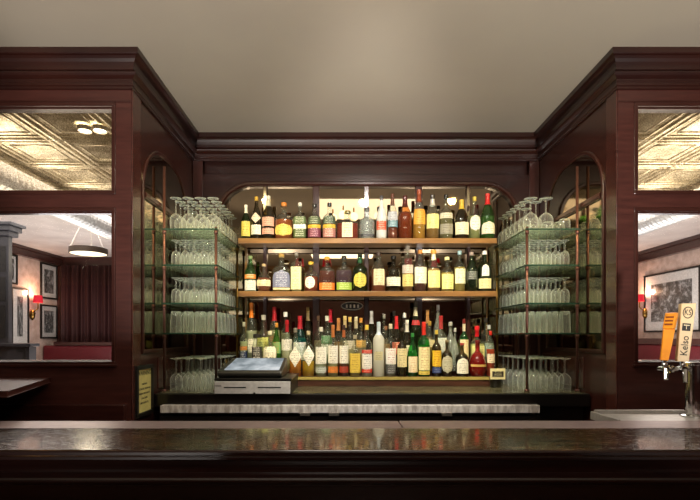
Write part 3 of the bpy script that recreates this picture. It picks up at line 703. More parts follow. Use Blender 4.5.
mid_row = [
 (250.5, 11.5, 256, 'green bottle with orange neck band and large white label, far left of lower shelf', dict(shape='slope', glass_='green', liquid='#41501c', level=.6, cap='#7a9060', labels=[(.04, .32, '#e9e6d2'), (.36, .48, '#e0872e', '#fff0d0')])),
 (264, 14.5, 264, 'squat brown whiskey bottle with cream band and ornate stopper, lower shelf', dict(shape='round', glass_='clear', liquid='#7a3010', level=.5, cap='#b8a078', capr=1.3, labels=[(.2, .42, '#eadcae')])),
 (281.5, 17.5, 254, 'arched flask-like bottle with silver-blue label in a gold border, lower shelf', dict(shape='squat', sect='flask', glass_='clear', liquid='#8a6a1c', level=.3, cap='#a8884a', labels=[(.12, .56, '#6f7288', '#d0d2dc', 1.2, 'arch'), (.06, .11, '#e6d9a0')])),
 (296.5, 11, 252, 'tall pale bottle covered by long cream-yellow label, lower shelf', dict(shape='vodka', sect='square', glass_='clear', liquid=PALE, level=.6, cap='#8a8478', labels=[(.06, .62, '#e0dda2')])),
 (311, 13.5, 262, 'amber bottle with white oval label and round gold cap, lower shelf', dict(shape='squat', glass_='clear', liquid='#8c2c14', level=.5, cap='#d0a83c', capr=1.4, labels=[(.1, .5, '#efe8d0', '#3a3a30', .75, 'oval')])),
 (327, 16.5, 257, 'dark brown bottle with orange label strip near its base, lower shelf', dict(shape='squat', sect='flask', glass_='clear', liquid='#5a1e12', level=.6, cap='#c98f34', labels=[(.06, .26, '#e27424', '#ffdfa0')])),
 (344, 16.5, 256, 'dark bottle with bright green label strip near its base, lower shelf', dict(shape='squat', sect='flask', glass_='clear', liquid='#4a2c3a', level=.6, cap='#26211f', labels=[(.06, .26, '#93b03c', '#e8f0b0')])),
 (360, 14.5, 254, 'dark bottle with green neck and round yellow medallion label, lower shelf', dict(shape='squat', glass_='dkgreen', liquid='#2a2414', level=.5, cap='#1e2418', capsule='#2f5a34', labels=[(.1, .5, '#d8c858', '#3c4420', .95, 'oval')])),
 (378.5, 14.5, 252, 'pinkish amber bottle with cream label, lower shelf right of the middle bar', dict(shape='slope', glass_='clear', liquid='#a8502c', level=.55, cap='#3a2c26', labels=[(.16, .56, '#ddd0a8', '#43352a', .8)])),
 (393.5, 14.5, 256, 'squat dark bottle with black cap and wide white label, lower shelf', dict(shape='squat', glass_='dark', liquid='#2c140c', level=.55, cap='#14110f', capr=1.35, labels=[(.16, .40, '#ece8cc')])),
 (407.5, 11, 246, 'tallest bottle on the lower shelf, with gold lower label and silver neck', dict(shape='vodka', glass_='clear', liquid='#a8702c', level=.5, cap='#b8ac98', capr=1.3, labels=[(.12, .38, '#d9c478', '#7a4c1c'), (.4, .58, '#c8b8a8')])),
 (420, 12.5, 250, 'bottle with pale white-green label and orange-brown cap, lower shelf', dict(shape='tall', glass_='clear', liquid='#5a241c', level=.6, cap='#c07a30', labels=[(.2, .58, '#e0e4c4')])),
 (433.5, 12, 250, 'bottle with yellow-cream label and flat gold stopper, lower shelf', dict(shape='slope', glass_='clear', liquid='#a8783c', level=.55, cap='#d09840', capsule='#e6dfb8', capr=1.5, labels=[(.1, .5, '#e8dd8c')])),
 (447, 12.5, 257, 'lower-shelf bottle with bright yellow label and cream rounded stopper', dict(shape='squat', glass_='clear', liquid='#a88a34', level=.55, cap='#e0d498', capr=1.4, labels=[(.08, .5, '#e9e08a')])),
 (459.5, 11.5, 251, 'pale-labelled bottle with light blue cap, lower shelf', dict(shape='tall', glass_='clear', liquid='#b0983c', level=.6, cap='#8fb0b8', labels=[(.2, .56, '#e8e8bc')])),
 (471.5, 11.5, 252, 'dark smoky bottle with grey lettering and no paper label, lower shelf', dict(shape='slope', glass_='dkgreen', liquid='#16140c', level=.6, cap='#9a8a80', labels=[(.3, .5, '#3c4038', '#c4c8b8')])),
 (484.5, 12, 251, 'dark bottle with white arched neck label and cream base label, far right of lower shelf', dict(shape='tall', glass_='dkgreen', liquid='#2a2810', level=.6, cap='#e8e6dc', labels=[(.08, .32, '#ece2a4'), (.38, .66, '#eceadc', '#43352a', .55, 'arch')])),
]
GF, GM, GB = 'front row of bottles on the riser', 'middle row of bottles on the riser', 'back row of bottles on the riser'
front = [
 (257.5, 11, 334, 'low bottle with black-and-white label behind the till screen', dict(shape='jar', glass_='clear', liquid='#4c4a38', level=.6, cap='#2a2824', labels=[(.3, .7, '#2a2824', WHITE)])),
 (270, 14, 331, 'pale squat bottle with white label behind the right side of the till screen', dict(shape='squat', glass_='clear', liquid='#d8d29a', level=.6, cap='#d8cfae', labels=[(.28, .66, '#ece6cc', '#1c1a18', 1.2)])),
 (295.5, 12.5, 328, 'bottle of orange liqueur with white diamond label, first in front row right of till', dict(shape='slope', sect='square', glass_='clear', liquid='#d07a12', level=.42, cap='#7c7468', labels=[(.2, .62, '#efead8', '#5a5040', 1.0, 'diamond')])),
 (308.5, 12.5, 331, 'bottle of golden liqueur with tilted white diamond label, second right of till', dict(shape='squat', glass_='clear', liquid='#c89a14', level=.34, cap='#b0a080', labels=[(.24, .68, '#f2eee0', '#5a5040', 1.1, 'diamond')])),
 (321, 11.5, 327, 'clear bottle with plain white label and silver base, front row left of centre', dict(shape='tall', glass_='clear', liquid='#b9c0a0', level=.5, cap='#c9c4b4', labels=[(.26, .60, '#f0ede0'), (.08, .2, '#b4bcb4', '#5c6460')])),
 (333, 11.5, 325, 'bottle with white label above an orange base band, front row', dict(shape='tall', glass_='clear', liquid='#c8c088', level=.5, cap='#b06a38', capsule='#b8703c', labels=[(.26, .60, '#efeadb'), (.08, .2, '#d47c34')])),
 (343.8, 11, 325, 'bottle with white label above a red-brown base band, front row', dict(shape='tall', glass_='clear', liquid='#5a2a18', level=.5, cap='#3a2420', capsule='#a85c34', labels=[(.26, .60, '#efeadb'), (.08, .2, '#a83c28')])),
 (355, 12.5, 335, 'yellow-labelled bottle with brass-coloured disc on label, front row', dict(shape='tall', sect='square', glass_='clear', liquid='#d8c040', level=.55, cap='#a89c80', labels=[(.1, .56, '#d9bc4c', '#7c4c14')])),
 (366.8, 12, 325, 'clear vodka bottle with red-bordered white label and yellow cap, front row centre', dict(shape='tall', glass_='clear', liquid='#d4d8d0', level=.5, cap='#d8b848', labels=[(.16, .44, '#efece4', '#2a2620'), (.45, .52, '#c83428', '#f0e0d0'), (.08, .15, '#c83428', '#f0e0d0')])),
 (378.7, 12.5, 322, 'tall frosted pale-gold vodka bottle with pale blue cap, front row centre', dict(shape='vodka', glass_='frost', liquid='#d8d4a8', level=.6, cap='#b8c8d4', capsule='#c8d4dc', labels=[(.3, .46, '#c4bc94', '#5c5440', .8)])),
 (390.5, 11.5, 324, 'clear bottle with white label over a dark patterned base, front row', dict(shape='tall', glass_='clear', liquid='#b8b8a8', level=.5, cap='#c8b8a0', labels=[(.24, .54, '#f0eee6', '#a02820'), (.06, .23, '#4c4c4a', '#c0c0bc')])),
 (402, 11, 328, 'dark brown cream-liqueur bottle with cream label, front row', dict(shape='squat', glass_='dark', liquid='#2c1a0e', level=.55, cap='#3a2a1c', labels=[(.2, .58, '#e2d4a0')])),
 (412.5, 10.5, 333, 'bright green bottle with white and orange label, front row', dict(shape='slope', glass_='bright', liquid='#128a2c', level=.6, cap='#2c7a34', labels=[(.1, .46, '#e8dcb8', '#c07830')])),
 (423.8, 11.5, 322, 'green glass bottle with red cap and tall cream-yellow label, front row', dict(shape='tall', glass_='bright', liquid='#2c7c28', level=.58, cap='#d03024', capsule='#d03024', labels=[(.12, .54, '#e6dfa8', '#a8442c'), (.04, .11, '#d8c458')])),
 (436.5, 10.5, 330, 'dark bottle with yellow picture label, front row', dict(shape='tall', glass_='dark', liquid='#1c1a24', level=.55, cap='#c8a848', labels=[(.22, .56, '#e0b82c', '#a02c1c'), (.08, .2, '#2c3a6c', '#8c9ccc')])),
 (447, 12, 340, 'squat brown bottle with pale grey oval label, front row', dict(shape='squat', glass_='dark', liquid='#3c2414', level=.6, cap='#8c7a58', labels=[(.1, .58, '#b8b49c', '#5c5848', 1.2, 'oval')])),
 (462, 12, 343, 'small dark liqueur bottle with white arched label and red neck, front row', dict(shape='squat', glass_='dark', liquid='#1c100c', level=.6, cap='#a8342c', labels=[(.1, .56, '#e8e4d4', '#43352a', 1.0, 'arch')])),
 (477.5, 15.5, 340, 'round bottle of deep red raspberry liqueur, front row near right end', dict(shape='round', glass_='red', liquid='#a01418', level=.6, cap='#6c1814', capsule='#8c2018', labels=[(.28, .34, '#c8a058', '#8c2018')])),
 (490.5, 7.5, 331, 'thin bottle with red-orange contents beside the round red bottle', dict(shape='tall', glass_='clear', liquid='#c83c14', level=.6, cap='#c4281c', labels=[(.3, .5, '#e8d8b8')])),
]
mid = [
 (244, 7.5, 322, 'slim clear bottle with black and blue label at the far left of the riser', dict(shape='tall', glass_='clear', liquid='#b8c090', level=.6, cap='#a8a898', labels=[(.2, .4, '#1c2a4c', '#d8e0e8'), (.42, .5, '#c8803c')])),
 (263.5, 11.5, 315, 'clear bottle with mottled yellow-green label and grey cap, behind till', dict(shape='tall', glass_='clear', liquid='#b8b468', level=.6, cap='#b0aca0', labels=[(.36, .6, '#c8c86c', '#4c5c34')])),
 (276.5, 10.5, 323, 'small green bottle with orange cap and green label, behind till', dict(shape='slope', glass_='green', liquid='#6c9434', level=.6, cap='#c8862c', labels=[(.36, .6, '#6c9c5c', '#e08c30')])),
 (287, 12.5, 320, 'clear bottle with red stopper and white lettered label above the till', dict(shape='tall', glass_='clear', liquid='#c8c4a0', level=.5, cap='#a81c24', capsule='#9c1c24', labels=[(.4, .62, '#ece8dc', '#1c1a18')])),
 (300, 12.5, 316, 'teal glass bottle with red capsule and white script label', dict(shape='slope', glass_='teal', liquid='#0e7068', level=.6, cap='#a8202c', capsule='#a8202c', labels=[(.2, .52, '#e4e8e0', '#1c5c58')])),
 (327, 10.5, 316, 'bottle with green and white neck labels rising behind the white-labelled bottles', dict(shape='vodka', glass_='clear', liquid='#9cb484', level=.6, cap='#dcdcd0', labels=[(.5, .64, '#4c8c50', WHITE), (.3, .48, '#e4e4d4')])),
 (338.5, 9.5, 318, 'slim bottle with copper neck, second row behind the white labels', dict(shape='slope', glass_='clear', liquid='#9c6c34', level=.55, cap='#b87a44', capsule='#b87a44')),
 (350, 10, 317, 'clear bottle with gold bead on its neck, second row', dict(shape='squat', glass_='clear', liquid='#b4a470', level=.5, cap='#d0b060', labels=[(.4, .56, '#d8d0b4')])),
 (361, 10, 318, 'clear-shouldered bottle with amber cap, second row left of the vodka', dict(shape='squat', glass_='clear', liquid='#94805c', level=.5, cap='#c88830', labels=[(.44, .58, '#d4a858')])),
 (386, 9.5, 326, 'bottle of amber liqueur half hidden between vodka and white-labelled bottle', dict(shape='squat', glass_='clear', liquid='#b07c34', level=.6, cap='#8c5c3c')),
 (396.5, 10.5, 316, 'bottle with bright red capsule standing behind the front row', dict(shape='slope', glass_='dark', liquid='#3c2010', level=.6, cap='#d02830', capsule='#d02830', labels=[(.3, .52, '#c85438', '#f0d8b0')])),
 (407, 10, 320, 'bottle with white foil neck in second row', dict(shape='slope', glass_='dark', liquid='#2c2418', level=.5, cap='#e4e0d4', capsule='#dcd8c8', labels=[(.3, .5, '#d8d0b0')])),
 (429.5, 10, 321, 'golden bottle with cream neck label, second row', dict(shape='squat', glass_='clear', liquid='#b8943c', level=.6, cap='#a8843c', labels=[(.48, .62, '#dccf94')])),
 (441, 10.5, 316, 'clear bottle with red seal and pale label, second row', dict(shape='tall', glass_='clear', liquid='#c4bca4', level=.6, cap='#a82c2c', capsule='#b04040', labels=[(.34, .6, '#e0e0d0', '#4c8080')])),
 (455, 12, 328, 'clear dome-shouldered decanter in second row', dict(shape='round', glass_='clear', cap='#b4b4ac', capr=1.3, haze=.12)),
 (464, 12.5, 319, 'green whiskey bottle with orange horse-coloured picture label and dark red capsule', dict(shape='tall', glass_='bright', liquid='#2c6c2c', level=.62, cap='#6c1c1c', capsule='#e0d4b4', labels=[(.2, .6, '#e8dcb0', '#c46c1c')])),
 (477, 14.5, 326, 'pale yellow bottle with bright red cap behind the round red bottle', dict(shape='squat', sect='square', glass_='clear', liquid='#c8c470', level=.6, cap='#dc1c28', capr=1.3, capsule='#dc1c28', labels=[(.3, .56, '#dcd888')])),
 (489, 9.5, 325, 'clear bottle with silver-blue label at the right end of the riser', dict(shape='tall', glass_='clear', liquid='#a8b8a8', level=.6, cap='#b8bcb8', labels=[(.3, .56, '#98b0a8', '#2c3c3c')])),
]
back = [
 (251.5, 11, 303, 'tall clear bottle with bright orange cap at left of riser', dict(shape='slope', glass_='clear', liquid='#c0c4a0', level=.55, cap='#e07c20', capsule='#dc7820', labels=[(.2, .42, '#e8e4cc')])),
 (274.5, 11.5, 307, 'clear bottle with dark red capsule rising behind the till', dict(shape='slope', glass_='clear', liquid='#9c9868', level=.6, cap='#b01c24', capsule='#a81c28', labels=[(.4, .5, '#b08c5c')])),
 (285.5, 9, 312, 'clear bottle with square white cap in back row', dict(shape='tall', glass_='clear', liquid='#a8a890', level=.6, cap='#e8e4dc', capr=1.4)),
 (308, 9, 307, 'thin dark bottle with brass neck, back row', dict(shape='slope', glass_='dark', liquid='#2c2014', level=.5, cap='#8c7444', capsule='#7c6a4c')),
 (318.5, 9, 316, 'clear bottle with brown cap, back row', dict(shape='squat', glass_='clear', liquid='#7c6c50', level=.5, cap='#5c4434')),
 (330.5, 10, 309, 'dark bottle with crimson capsule, back row left of centre', dict(shape='slope', glass_='dark', liquid='#2c1c14', level=.6, cap='#b4182c', capsule='#b0182c')),
 (345, 9.5, 316, 'bottle with pale gold cap below the oval plaque', dict(shape='tall', glass_='clear', liquid='#8c7444', level=.5, cap='#d8c07c', capsule='#ccb888')),
 (356, 9.5, 317, 'bottle with cream cap below the right end of the oval plaque', dict(shape='tall', glass_='clear', liquid='#7c7050', level=.5, cap='#d8ccac', capsule='#c4b898')),
 (371.5, 9.5, 311, 'dark bottle with silver capsule, back row centre', dict(shape='slope', glass_='dark', liquid='#1c1814', level=.5, cap='#bcbcc0', capsule='#b4b4b8')),
 (384, 9.5, 314, 'clear bottle with grey stopper, back row behind the vodka', dict(shape='squat', glass_='clear', liquid='#6c5c44', level=.5, cap='#8c8880')),
 (394, 9, 311, 'dark bottle with black stopper behind the red-capsuled one', dict(shape='slope', glass_='dark', liquid='#1c1410', level=.5, cap='#1c1816')),
 (404.5, 9, 313, 'clear bottle with white stopper, back row right of centre', dict(shape='slope', glass_='clear', liquid='#8c846c', level=.5, cap='#dcdcd8')),
 (415.5, 10.5, 301, 'tallest bottle on the riser, dark with cream neck and red seal', dict(shape='slope', glass_='dkgreen', liquid='#1c2010', level=.6, cap='#4c4438', capsule='#d4ccac', labels=[(.62, .7, '#b82c30')])),
 (427.5, 9.5, 310, 'bottle with copper-gold neck, back row', dict(shape='slope', glass_='clear', liquid='#8c6434', level=.5, cap='#c08c50', capsule='#b88450')),
 (438, 10.5, 305, 'clear decanter with long narrow neck and glass stopper, back row', dict(shape='slope', glass_='clear', cap='#c8c8c4', haze=.1)),
 (450.5, 15, 322, 'wide clear dome decanter, back row', dict(shape='round', glass_='clear', cap='#b4b0a4', haze=.14)),
 (486, 9.5, 318, 'clear bottle with dark stopper, back row at right end', dict(shape='tall', glass_='clear', liquid='#585040', level=.5, cap='#2c2824')),
]
def fit(rows, grow=1.08, d=3.365):
    """neighbours in one row may touch but not cut into each other."""
    rows = sorted([list(r) for r in rows], key=lambda r: r[0])
    for r in rows: r[1] *= grow
    for _ in range(20):
        for a, b in zip(rows, rows[1:]):
            need = (a[1]+b[1])/2+.35; gap = b[0]-a[0]
            if need > gap: k = (gap-.35)/(need-.35); a[1] *= k; b[1] *= k
    return rows
for rows, base, d, grp in ((top_row, S1, 3.365, G1), (mid_row, S2, 3.365, G2), (front, T1, 3.19, GF), (mid, T2, 3.30, GM), (back, T3, 3.41, GB)):
    for px, w_, tp, lab, kw in fit(rows): bottle(px, w_, tp, base, d, lab, group=grp, **kw)
# small black jar with framed label at the end of the riser
j = empty('garnish_jar', (xof(495.5, 3.06), 3.06, CZ+.0035), 'small black jar with cream framed label on counter at right end of riser', 'jar')
bm = bmesh.new(); lathe(bm, [(.028, 0), (.034, .004), (.04, .05), (.036, .07), (.03, .074)], 20); link('jar_body', bm, M_blackgl, j, smooth=True)
boxes('label_plate', [(-.048, .048, -.048, -.042, .055, .125)], plain('cream_plate', '#d8cfa0', .5), j, .002)
boxes('label_print', [(-.036, .036, -.0495, -.0482, .072, .108)], label_mat('#2a241a', '#d8cfa0', 4), j)
# oval plaque on the mirror
pl = empty('oval_plaque', (xof(352, 3.47), 3.47, zof(306, 3.47)), 'black oval plaque with pale lettering marks on mirror above riser bottles', 'plaque')
bm = bmesh.new()
for ry, rz_, m0 in ((0, 1, 0),):
    A = [bm.verts.new((.082*math.cos(2*PI*i/32), -.006, .032*math.sin(2*PI*i/32))) for i in range(32)]
    B = [bm.verts.new((.082*math.cos(2*PI*i/32), .004, .032*math.sin(2*PI*i/32))) for i in range(32)]
    bm.faces.new(A[::-1]); bm.faces.new(B)
    for i in range(32): bm.faces.new((A[i], A[(i+1) % 32], B[(i+1) % 32], B[i]))
link('plate', bm, M_black, pl)
bm = bmesh.new()
for i in range(32):
    a, b = 2*PI*i/32, 2*PI*(i+1)/32
    tube(bm, (.079*math.cos(a), -.007, .029*math.sin(a)), (.079*math.cos(b), -.007, .029*math.sin(b)), .0035, 6)
link('rim', bm, M_white, pl)
for k in range(4): boxes('emblem', [(-.045+.028*k, -.033+.028*k, -.009, -.0065, -.014, .010)], M_white, pl)

# ------------------------------------------------------------------ till
DX0, DX1 = xof(214, 2.70), xof(291, 2.70)
cd = empty('cash_drawer', ((DX0+DX1)/2, 2.9, CZ+.0035), 'grey steel cash drawer with black top on the back-bar counter', 'cash drawer')
dt = zof(380, 2.70)
pb(cd, 'case', [(DX0, DX1, 2.712, 3.10, CZ+.0036, dt-.001)], M_black, .002)
pb(cd, 'top_plate', [(DX0-.002, DX1+.006, 2.70, 3.11, dt, dt+.008)], plain('black_satin', '#1f1d1a', .3), .002)
fr = pb(cd, 'drawer_front', [(DX0+.002, DX1-.004, 2.698, 2.711, CZ+.0045, dt-.008)], plain('drawer_steel', '#dcd9d8', .4, .4), .002)
pb(cd, 'media_slot', [(xof(224, 2.7), xof(246, 2.7), 2.6965, 2.6985, zof(387.9, 2.7), zof(386.9, 2.7))], M_dark, 0, fr)
pb(cd, 'media_slot', [(xof(258, 2.7), xof(281, 2.7), 2.6965, 2.6985, zof(387.9, 2.7), zof(386.9, 2.7))], M_dark, 0, fr)
pb(cd, 'maker_mark', [(xof(215, 2.7), xof(221.5, 2.7), 2.6965, 2.6978, zof(386.6, 2.7), zof(384.8, 2.7))], label_mat('#9c9896', '#111111', 2), 0, fr)
bm = bmesh.new(); l = cd.location; p = W(254.3, 393.6, 2.695); tube(bm, (p.x-l.x, p.y-l.y-.002, p.z-l.z), (p.x-l.x, p.y-l.y+.004, p.z-l.z), .007, 14); link('lock', bm, M_black, fr)
ts = empty('till_screen', (xof(253, 2.85), 2.88, dt+.009), 'black touch-screen till tilted back on top of the cash drawer', 'till')
bm = bmesh.new()
# wedge body: low rounded front, higher back, screen on the slope
w0, w1 = .185, .19
secs = [(-.135, 0, .030), (-.15, .012, .030)]
outl = [(-.130, .0), (-.150, .010), (-.155, .028), (-.146, .040), (.105, .105), (.125, .100), (.125, .02), (.11, 0)]
A = [bm.verts.new((-w0+(.03 if y > 0 else 0), y, z)) for y, z in outl]; B = [bm.verts.new((w1-(.0 if y > 0 else 0), y, z)) for y, z in outl]
bm.faces.new(A); bm.faces.new(B[::-1])
for i in range(len(A)): bm.faces.new((A[i], B[i], B[(i+1) % len(A)], A[(i+1) % len(A)]))
bmesh.ops.recalc_face_normals(bm, faces=bm.faces)
link('housing', bm, plain('till_plastic', '#2a2925', .35), ts, bevel=.007)
def screen_mat():
    t = NT('lit_screen'); n = t.noise(9, 3); r = t.ramp(n.outputs[0], [(.35, lin('#8a9498')), (.55, lin('#c4ccd0')), (.7, lin('#f0f4f4'))])
    e = t.n('ShaderNodeEmission'); e.inputs[1].default_value = .75; t.l(r.outputs[0], e.inputs[0]); t.l(e.outputs[0], t.out.inputs[0]); return t.m
bm = bmesh.new(); q = [(-.150, -.128, .0462), (.172, -.128, .0462), (.172, .092, .1032), (-.128, .092, .1032)]
up = Vector((0, -.25, 1)).normalized()*.0012
a = [bm.verts.new(Vector(p)+up) for p in q]; b = [bm.verts.new(Vector(p)-up*2) for p in q]
bm.faces.new(a); bm.faces.new(b[::-1])
for i in range(4): bm.faces.new((a[i], b[i], b[(i+1) % 4], a[(i+1) % 4]))
link('screen', bm, screen_mat(), ts)

# ------------------------------------------------------------------ framed warning notice on the left niche wall
nt = empty('framed_notice', (XL+.010, 2.61, H-.295), 'small framed yellow warning notice on the inner wall of the left wing', 'notice', rz=PI/2)
# local: x runs along depth, -y faces into the bar
def R_(o): return o
fw, fh = .11, .14
bm = bmesh.new(); frame_bm(bm, -fw, fw, -fh, fh, -.012, .008, .022); link('frame', bm, M_black, nt, bevel=.002)
boxes('paper', [(-fw+.02, fw-.02, -.002, .004, -fh+.02, fh-.02)], plain('yellow_paper', '#cfc27c', .6), nt)
M_ink = plain('ink', '#16130c', .6)
text('heading', 'WARNING', .036, M_ink, nt, (0, -.0028, fh-.045), (PI/2, 0, 0))
for i, s_ in enumerate(('DRINKING', 'ALCOHOLIC BEVERAGES', 'DURING PREGNANCY', 'CAN CAUSE', 'BIRTH DEFECTS')):
    text('notice_line', s_, .0145, M_ink, nt, (0, -.0028, .035-.026*i), (PI/2, 0, 0))

# ------------------------------------------------------------------ drip tray ledge, tap tower, tap handles
ib = empty('underbar_unit', (1.8, 1.96, 0), 'pale steel underbar unit with raised lip behind right end of bar', 'underbar unit')
pb(ib, 'steel_top', [(1.09, 3.2, 1.856, 2.045, BZ-.02, BZ-.004)], M_steelw, .003)
pb(ib, 'lip', [(1.09, 3.2, 2.045, 2.06, BZ-.03, BZ+.012), (1.075, 1.0895, 1.856, 2.06, BZ-.03, BZ+.004)], M_steelw, .002)
pb(ib, 'cabinet', [(1.12, 3.2, 1.87, 2.04, 0, BZ-.0205)], M_blackgl)
TD = 1.97
tx = xof(695, TD); tw = empty('tap_tower', (tx, TD, BZ-.0035), 'chrome beer tap tower with two taps behind the right end of the bar', 'beer tap')
def tp(x, z): return Vector((xof(x, TD)-tx, 0, zof(z, TD)-(BZ-.0035)))
bm = bmesh.new(); zt = tp(695, 362).z; lathe(bm, [(.055, 0), (.055, .006), (.042, .010), (.037, .014), (.036, zt-.012), (.039, zt-.010), (.039, zt-.002), (.034, zt)], 28); link('column', bm, M_chrome, tw, smooth=False)
bm = bmesh.new(); a = tp(695, 369); b = tp(662, 369); tube(bm, a, b, .010, 14)
for x in (688, 671, 666): p = tp(x, 369); tube(bm, p-Vector((.006, 0, 0)), p+Vector((.006, 0, 0)), .016, 14)
link('manifold', bm, M_chrome, tw, smooth=False)
for (x, zb, dx) in ((660, 378, -3), (678, 381, -2)):
    bm = bmesh.new(); c = tp(x, 369)+Vector((0, -.028, 0)); 
    tube(bm, c+Vector((0, .03, 0)), c+Vector((0, -.012, 0)), .012, 12)
    tube(bm, c+Vector((0, 0, -.004)), c+Vector((0, 0, .028)), .009, 12, .006)
    lathe(bm, [(.004, .014), (.011, .018), (.012, .022), (.008, .028)], 12, c)
    tube(bm, c+Vector((.002, -.01, 0)), tp(x+dx, zb)+Vector((0, -.055, 0)), .0105, 12, .008)
    if x == 660: tube(bm, c, tp(672, 369)+Vector((0, 0, 0)), .009, 12)
    link('faucet', bm, M_chrome, tw, smooth=False)
def taper_block(bm, p0, p1, wa, wb, da, db, tilt=0, n=1):
    """box section prism from centre p0 (bottom) to p1 (top)."""
    R = []
    for p, w_, d_ in ((p0, wa, da), (p1, wb, db)):
        R.append([bm.verts.new((p[0]+sx*w_/2*math.cos(tilt)-sy*d_/2*math.sin(tilt), p[1]+sx*w_/2*math.sin(tilt)+sy*d_/2*math.cos(tilt), p[2])) for sx, sy in ((-1, -1), (1, -1), (1, 1), (-1, 1))])
    for i in range(4): bm.faces.new((R[0][i], R[0][(i+1) % 4], R[1][(i+1) % 4], R[1][i]))
    bm.faces.new(R[0][::-1]); bm.faces.new(R[1])
K = TD/F
# orange handle
p0 = tp(659.5, 360)+Vector((0, -.028, 0)); p1 = tp(664.3, 329)+Vector((0, -.028, 0)); p2 = tp(667.3, 313)+Vector((0, -.028, 0))
oh = empty('beer_tap_handle', (tx+p0.x, TD+p0.y, BZ-.0035+p0.z), 'orange beer tap handle with wide square head, left of the two', 'tap handle', 'tap handles')
bm = bmesh.new(); q1, q2 = p1-p0, p2-p0; taper_block(bm, (0, 0, 0), q1, 7*K, 10*K, .028, .032, -.5); link('grip', bm, plain('orange_lacquer', '#e08a1c', .35, 0, .4), oh, bevel=.004)
bm = bmesh.new(); taper_block(bm, q1, q2, 9.5*K, 9.5*K, .036, .036, -.85); link('head', bm, plain('orange_lacquer', '#e08a1c', .35, 0, .4), oh, bevel=.004)
bm = bmesh.new(); tube(bm, (0, 0, -.011), (0, 0, .004), .008, 12); link('ferrule', bm, M_chrome, oh)
for k in range(3):
    c = q1+(q2-q1)*(.28+.22*k)
    o = boxes('head_mark', [(-.014, .014, -.0190, -.0183, -.004, .003)], plain('brown_mark', '#7a3c10', .5), oh); o.location = c; o.rotation_euler = (0, 0, -.85)
# pale handle with lettering
p0 = tp(677, 361)+Vector((0, -.028, 0)); p1 = tp(682.5, 304)+Vector((0, -.028, 0))
kh = empty('beer_tap_handle', (tx+p0.x, TD+p0.y, BZ-.0035+p0.z), 'pale wooden beer tap handle lettered Kelso, beside the chrome tower', 'tap handle', 'tap handles')
q = p1-p0; bm = bmesh.new(); taper_block(bm, (0, 0, 0), q, 10*K, 12.5*K, .028, .034, -.30)
link('grip', bm, wood('pale_wood', '#d8b98c', '#e4caa0', .4, .2, stretch=(8, 8, 2)), kh, bevel=.003)
bm = bmesh.new(); tube(bm, (0, 0, -.016), (0, 0, .004), .008, 12); link('ferrule', bm, M_chrome, kh)
lean = math.atan2(q.x, q.z); HT = q.length
face = empty('tmp', (0, 0, 0), None, None); 
Mf = Matrix.Rotation(.30, 4, 'Z')@Matrix.Rotation(lean, 4, 'Y')
def onface(o, u, v, off=.0215, rz=0):
    """u across, v up along the handle face."""
    ax = Vector((math.cos(.30), -math.sin(.30), 0)); nn = Vector((-math.sin(.30), -math.cos(.30), 0))
    P_ = q*v+ax*u+nn*(.0145+.003*v+off-.0208)
    X = ax; Z = (q.normalized()-ax*q.normalized().dot(ax)*.0).normalized(); 
    Xp = (X-Z*X.dot(Z)).normalized(); N = Xp.cross(Z).normalized()
    m = Matrix((Xp, Z, -N*-1)).transposed().to_4x4()
    m = Matrix(((Xp.x, Z.x, N.x, P_.x), (Xp.y, Z.y, N.y, P_.y), (Xp.z, Z.z, N.z, P_.z), (0, 0, 0, 1)))
    o.matrix_local = m@Matrix.Rotation(rz, 4, 'Z')
bpy.data.objects.remove(face)
bm = bmesh.new()
for i in range(28):
    a, b = 2*PI*i/28, 2*PI*(i+1)/28
    tube(bm, (.0165*math.cos(a), .0225*math.sin(a), 0), (.0165*math.cos(b), .0225*math.sin(b), 0), .0017, 6)
o = link('logo_ring', bm, M_ink, kh); onface(o, -.001, .84)
o = text('logo_letters', 'KS', .030, M_ink, kh, (0, 0, 0), (0, 0, 0), extrude=.0006); onface(o, -.001, .84); o.scale = (.75, 1.1, 1)
o = boxes('logo_square', [(-.0145, .0145, -.0155, .0155, -.0006, .0006)], M_ink, kh); onface(o, -.001, .59)
o = text('square_mark', 'I', .02, plain('cream_ink', '#d8c8a0', .6), kh, (0, 0, 0), (0, 0, 0), extrude=.0006); onface(o, -.001, .58, .0225)
o = boxes('square_line', [(-.010, .010, .006, .010, -.0006, .0006)], plain('cream_ink', '#d8c8a0', .6), kh); onface(o, -.001, .59, .0224)
o = text('brand_lettering', 'Kelso', .036, M_ink, kh, (0, 0, 0), (0, 0, 0), extrude=.0008); onface(o, 0, .27, .0215, PI/2)

# ------------------------------------------------------------------ side rooms seen through the panes
# round ducts
def duct(name, x, z, side):
    bm = bmesh.new(); n = 24; y0, y1 = 2.7, 8.6; step = .035; k = int((y1-y0)/step); prev = None
    for i in range(k+1):
        r = .125 if i % 2 == 0 else .118
        ring = [bm.verts.new((x+r*math.cos(2*PI*j/n), y0+i*step, z+r*math.sin(2*PI*j/n))) for j in range(n)]
        if prev:
            for j in range(n): bm.faces.new((prev[j], prev[(j+1) % n], ring[(j+1) % n], ring[j]))
        else: bm.faces.new(ring[::-1])
        prev = ring
    bm.faces.new(prev)
    o = link(name, bm, plain('galvanised_duct', '#b0b0ae', .35, .6))
    tag(o, 'ribbed round metal air duct under the ceiling of the room behind the %s wing' % side, 'duct', 'round air ducts')
duct('air_duct', -2.79, H+1.29, 'left'); duct('air_duct', 3.37, H+1.29, 'right')

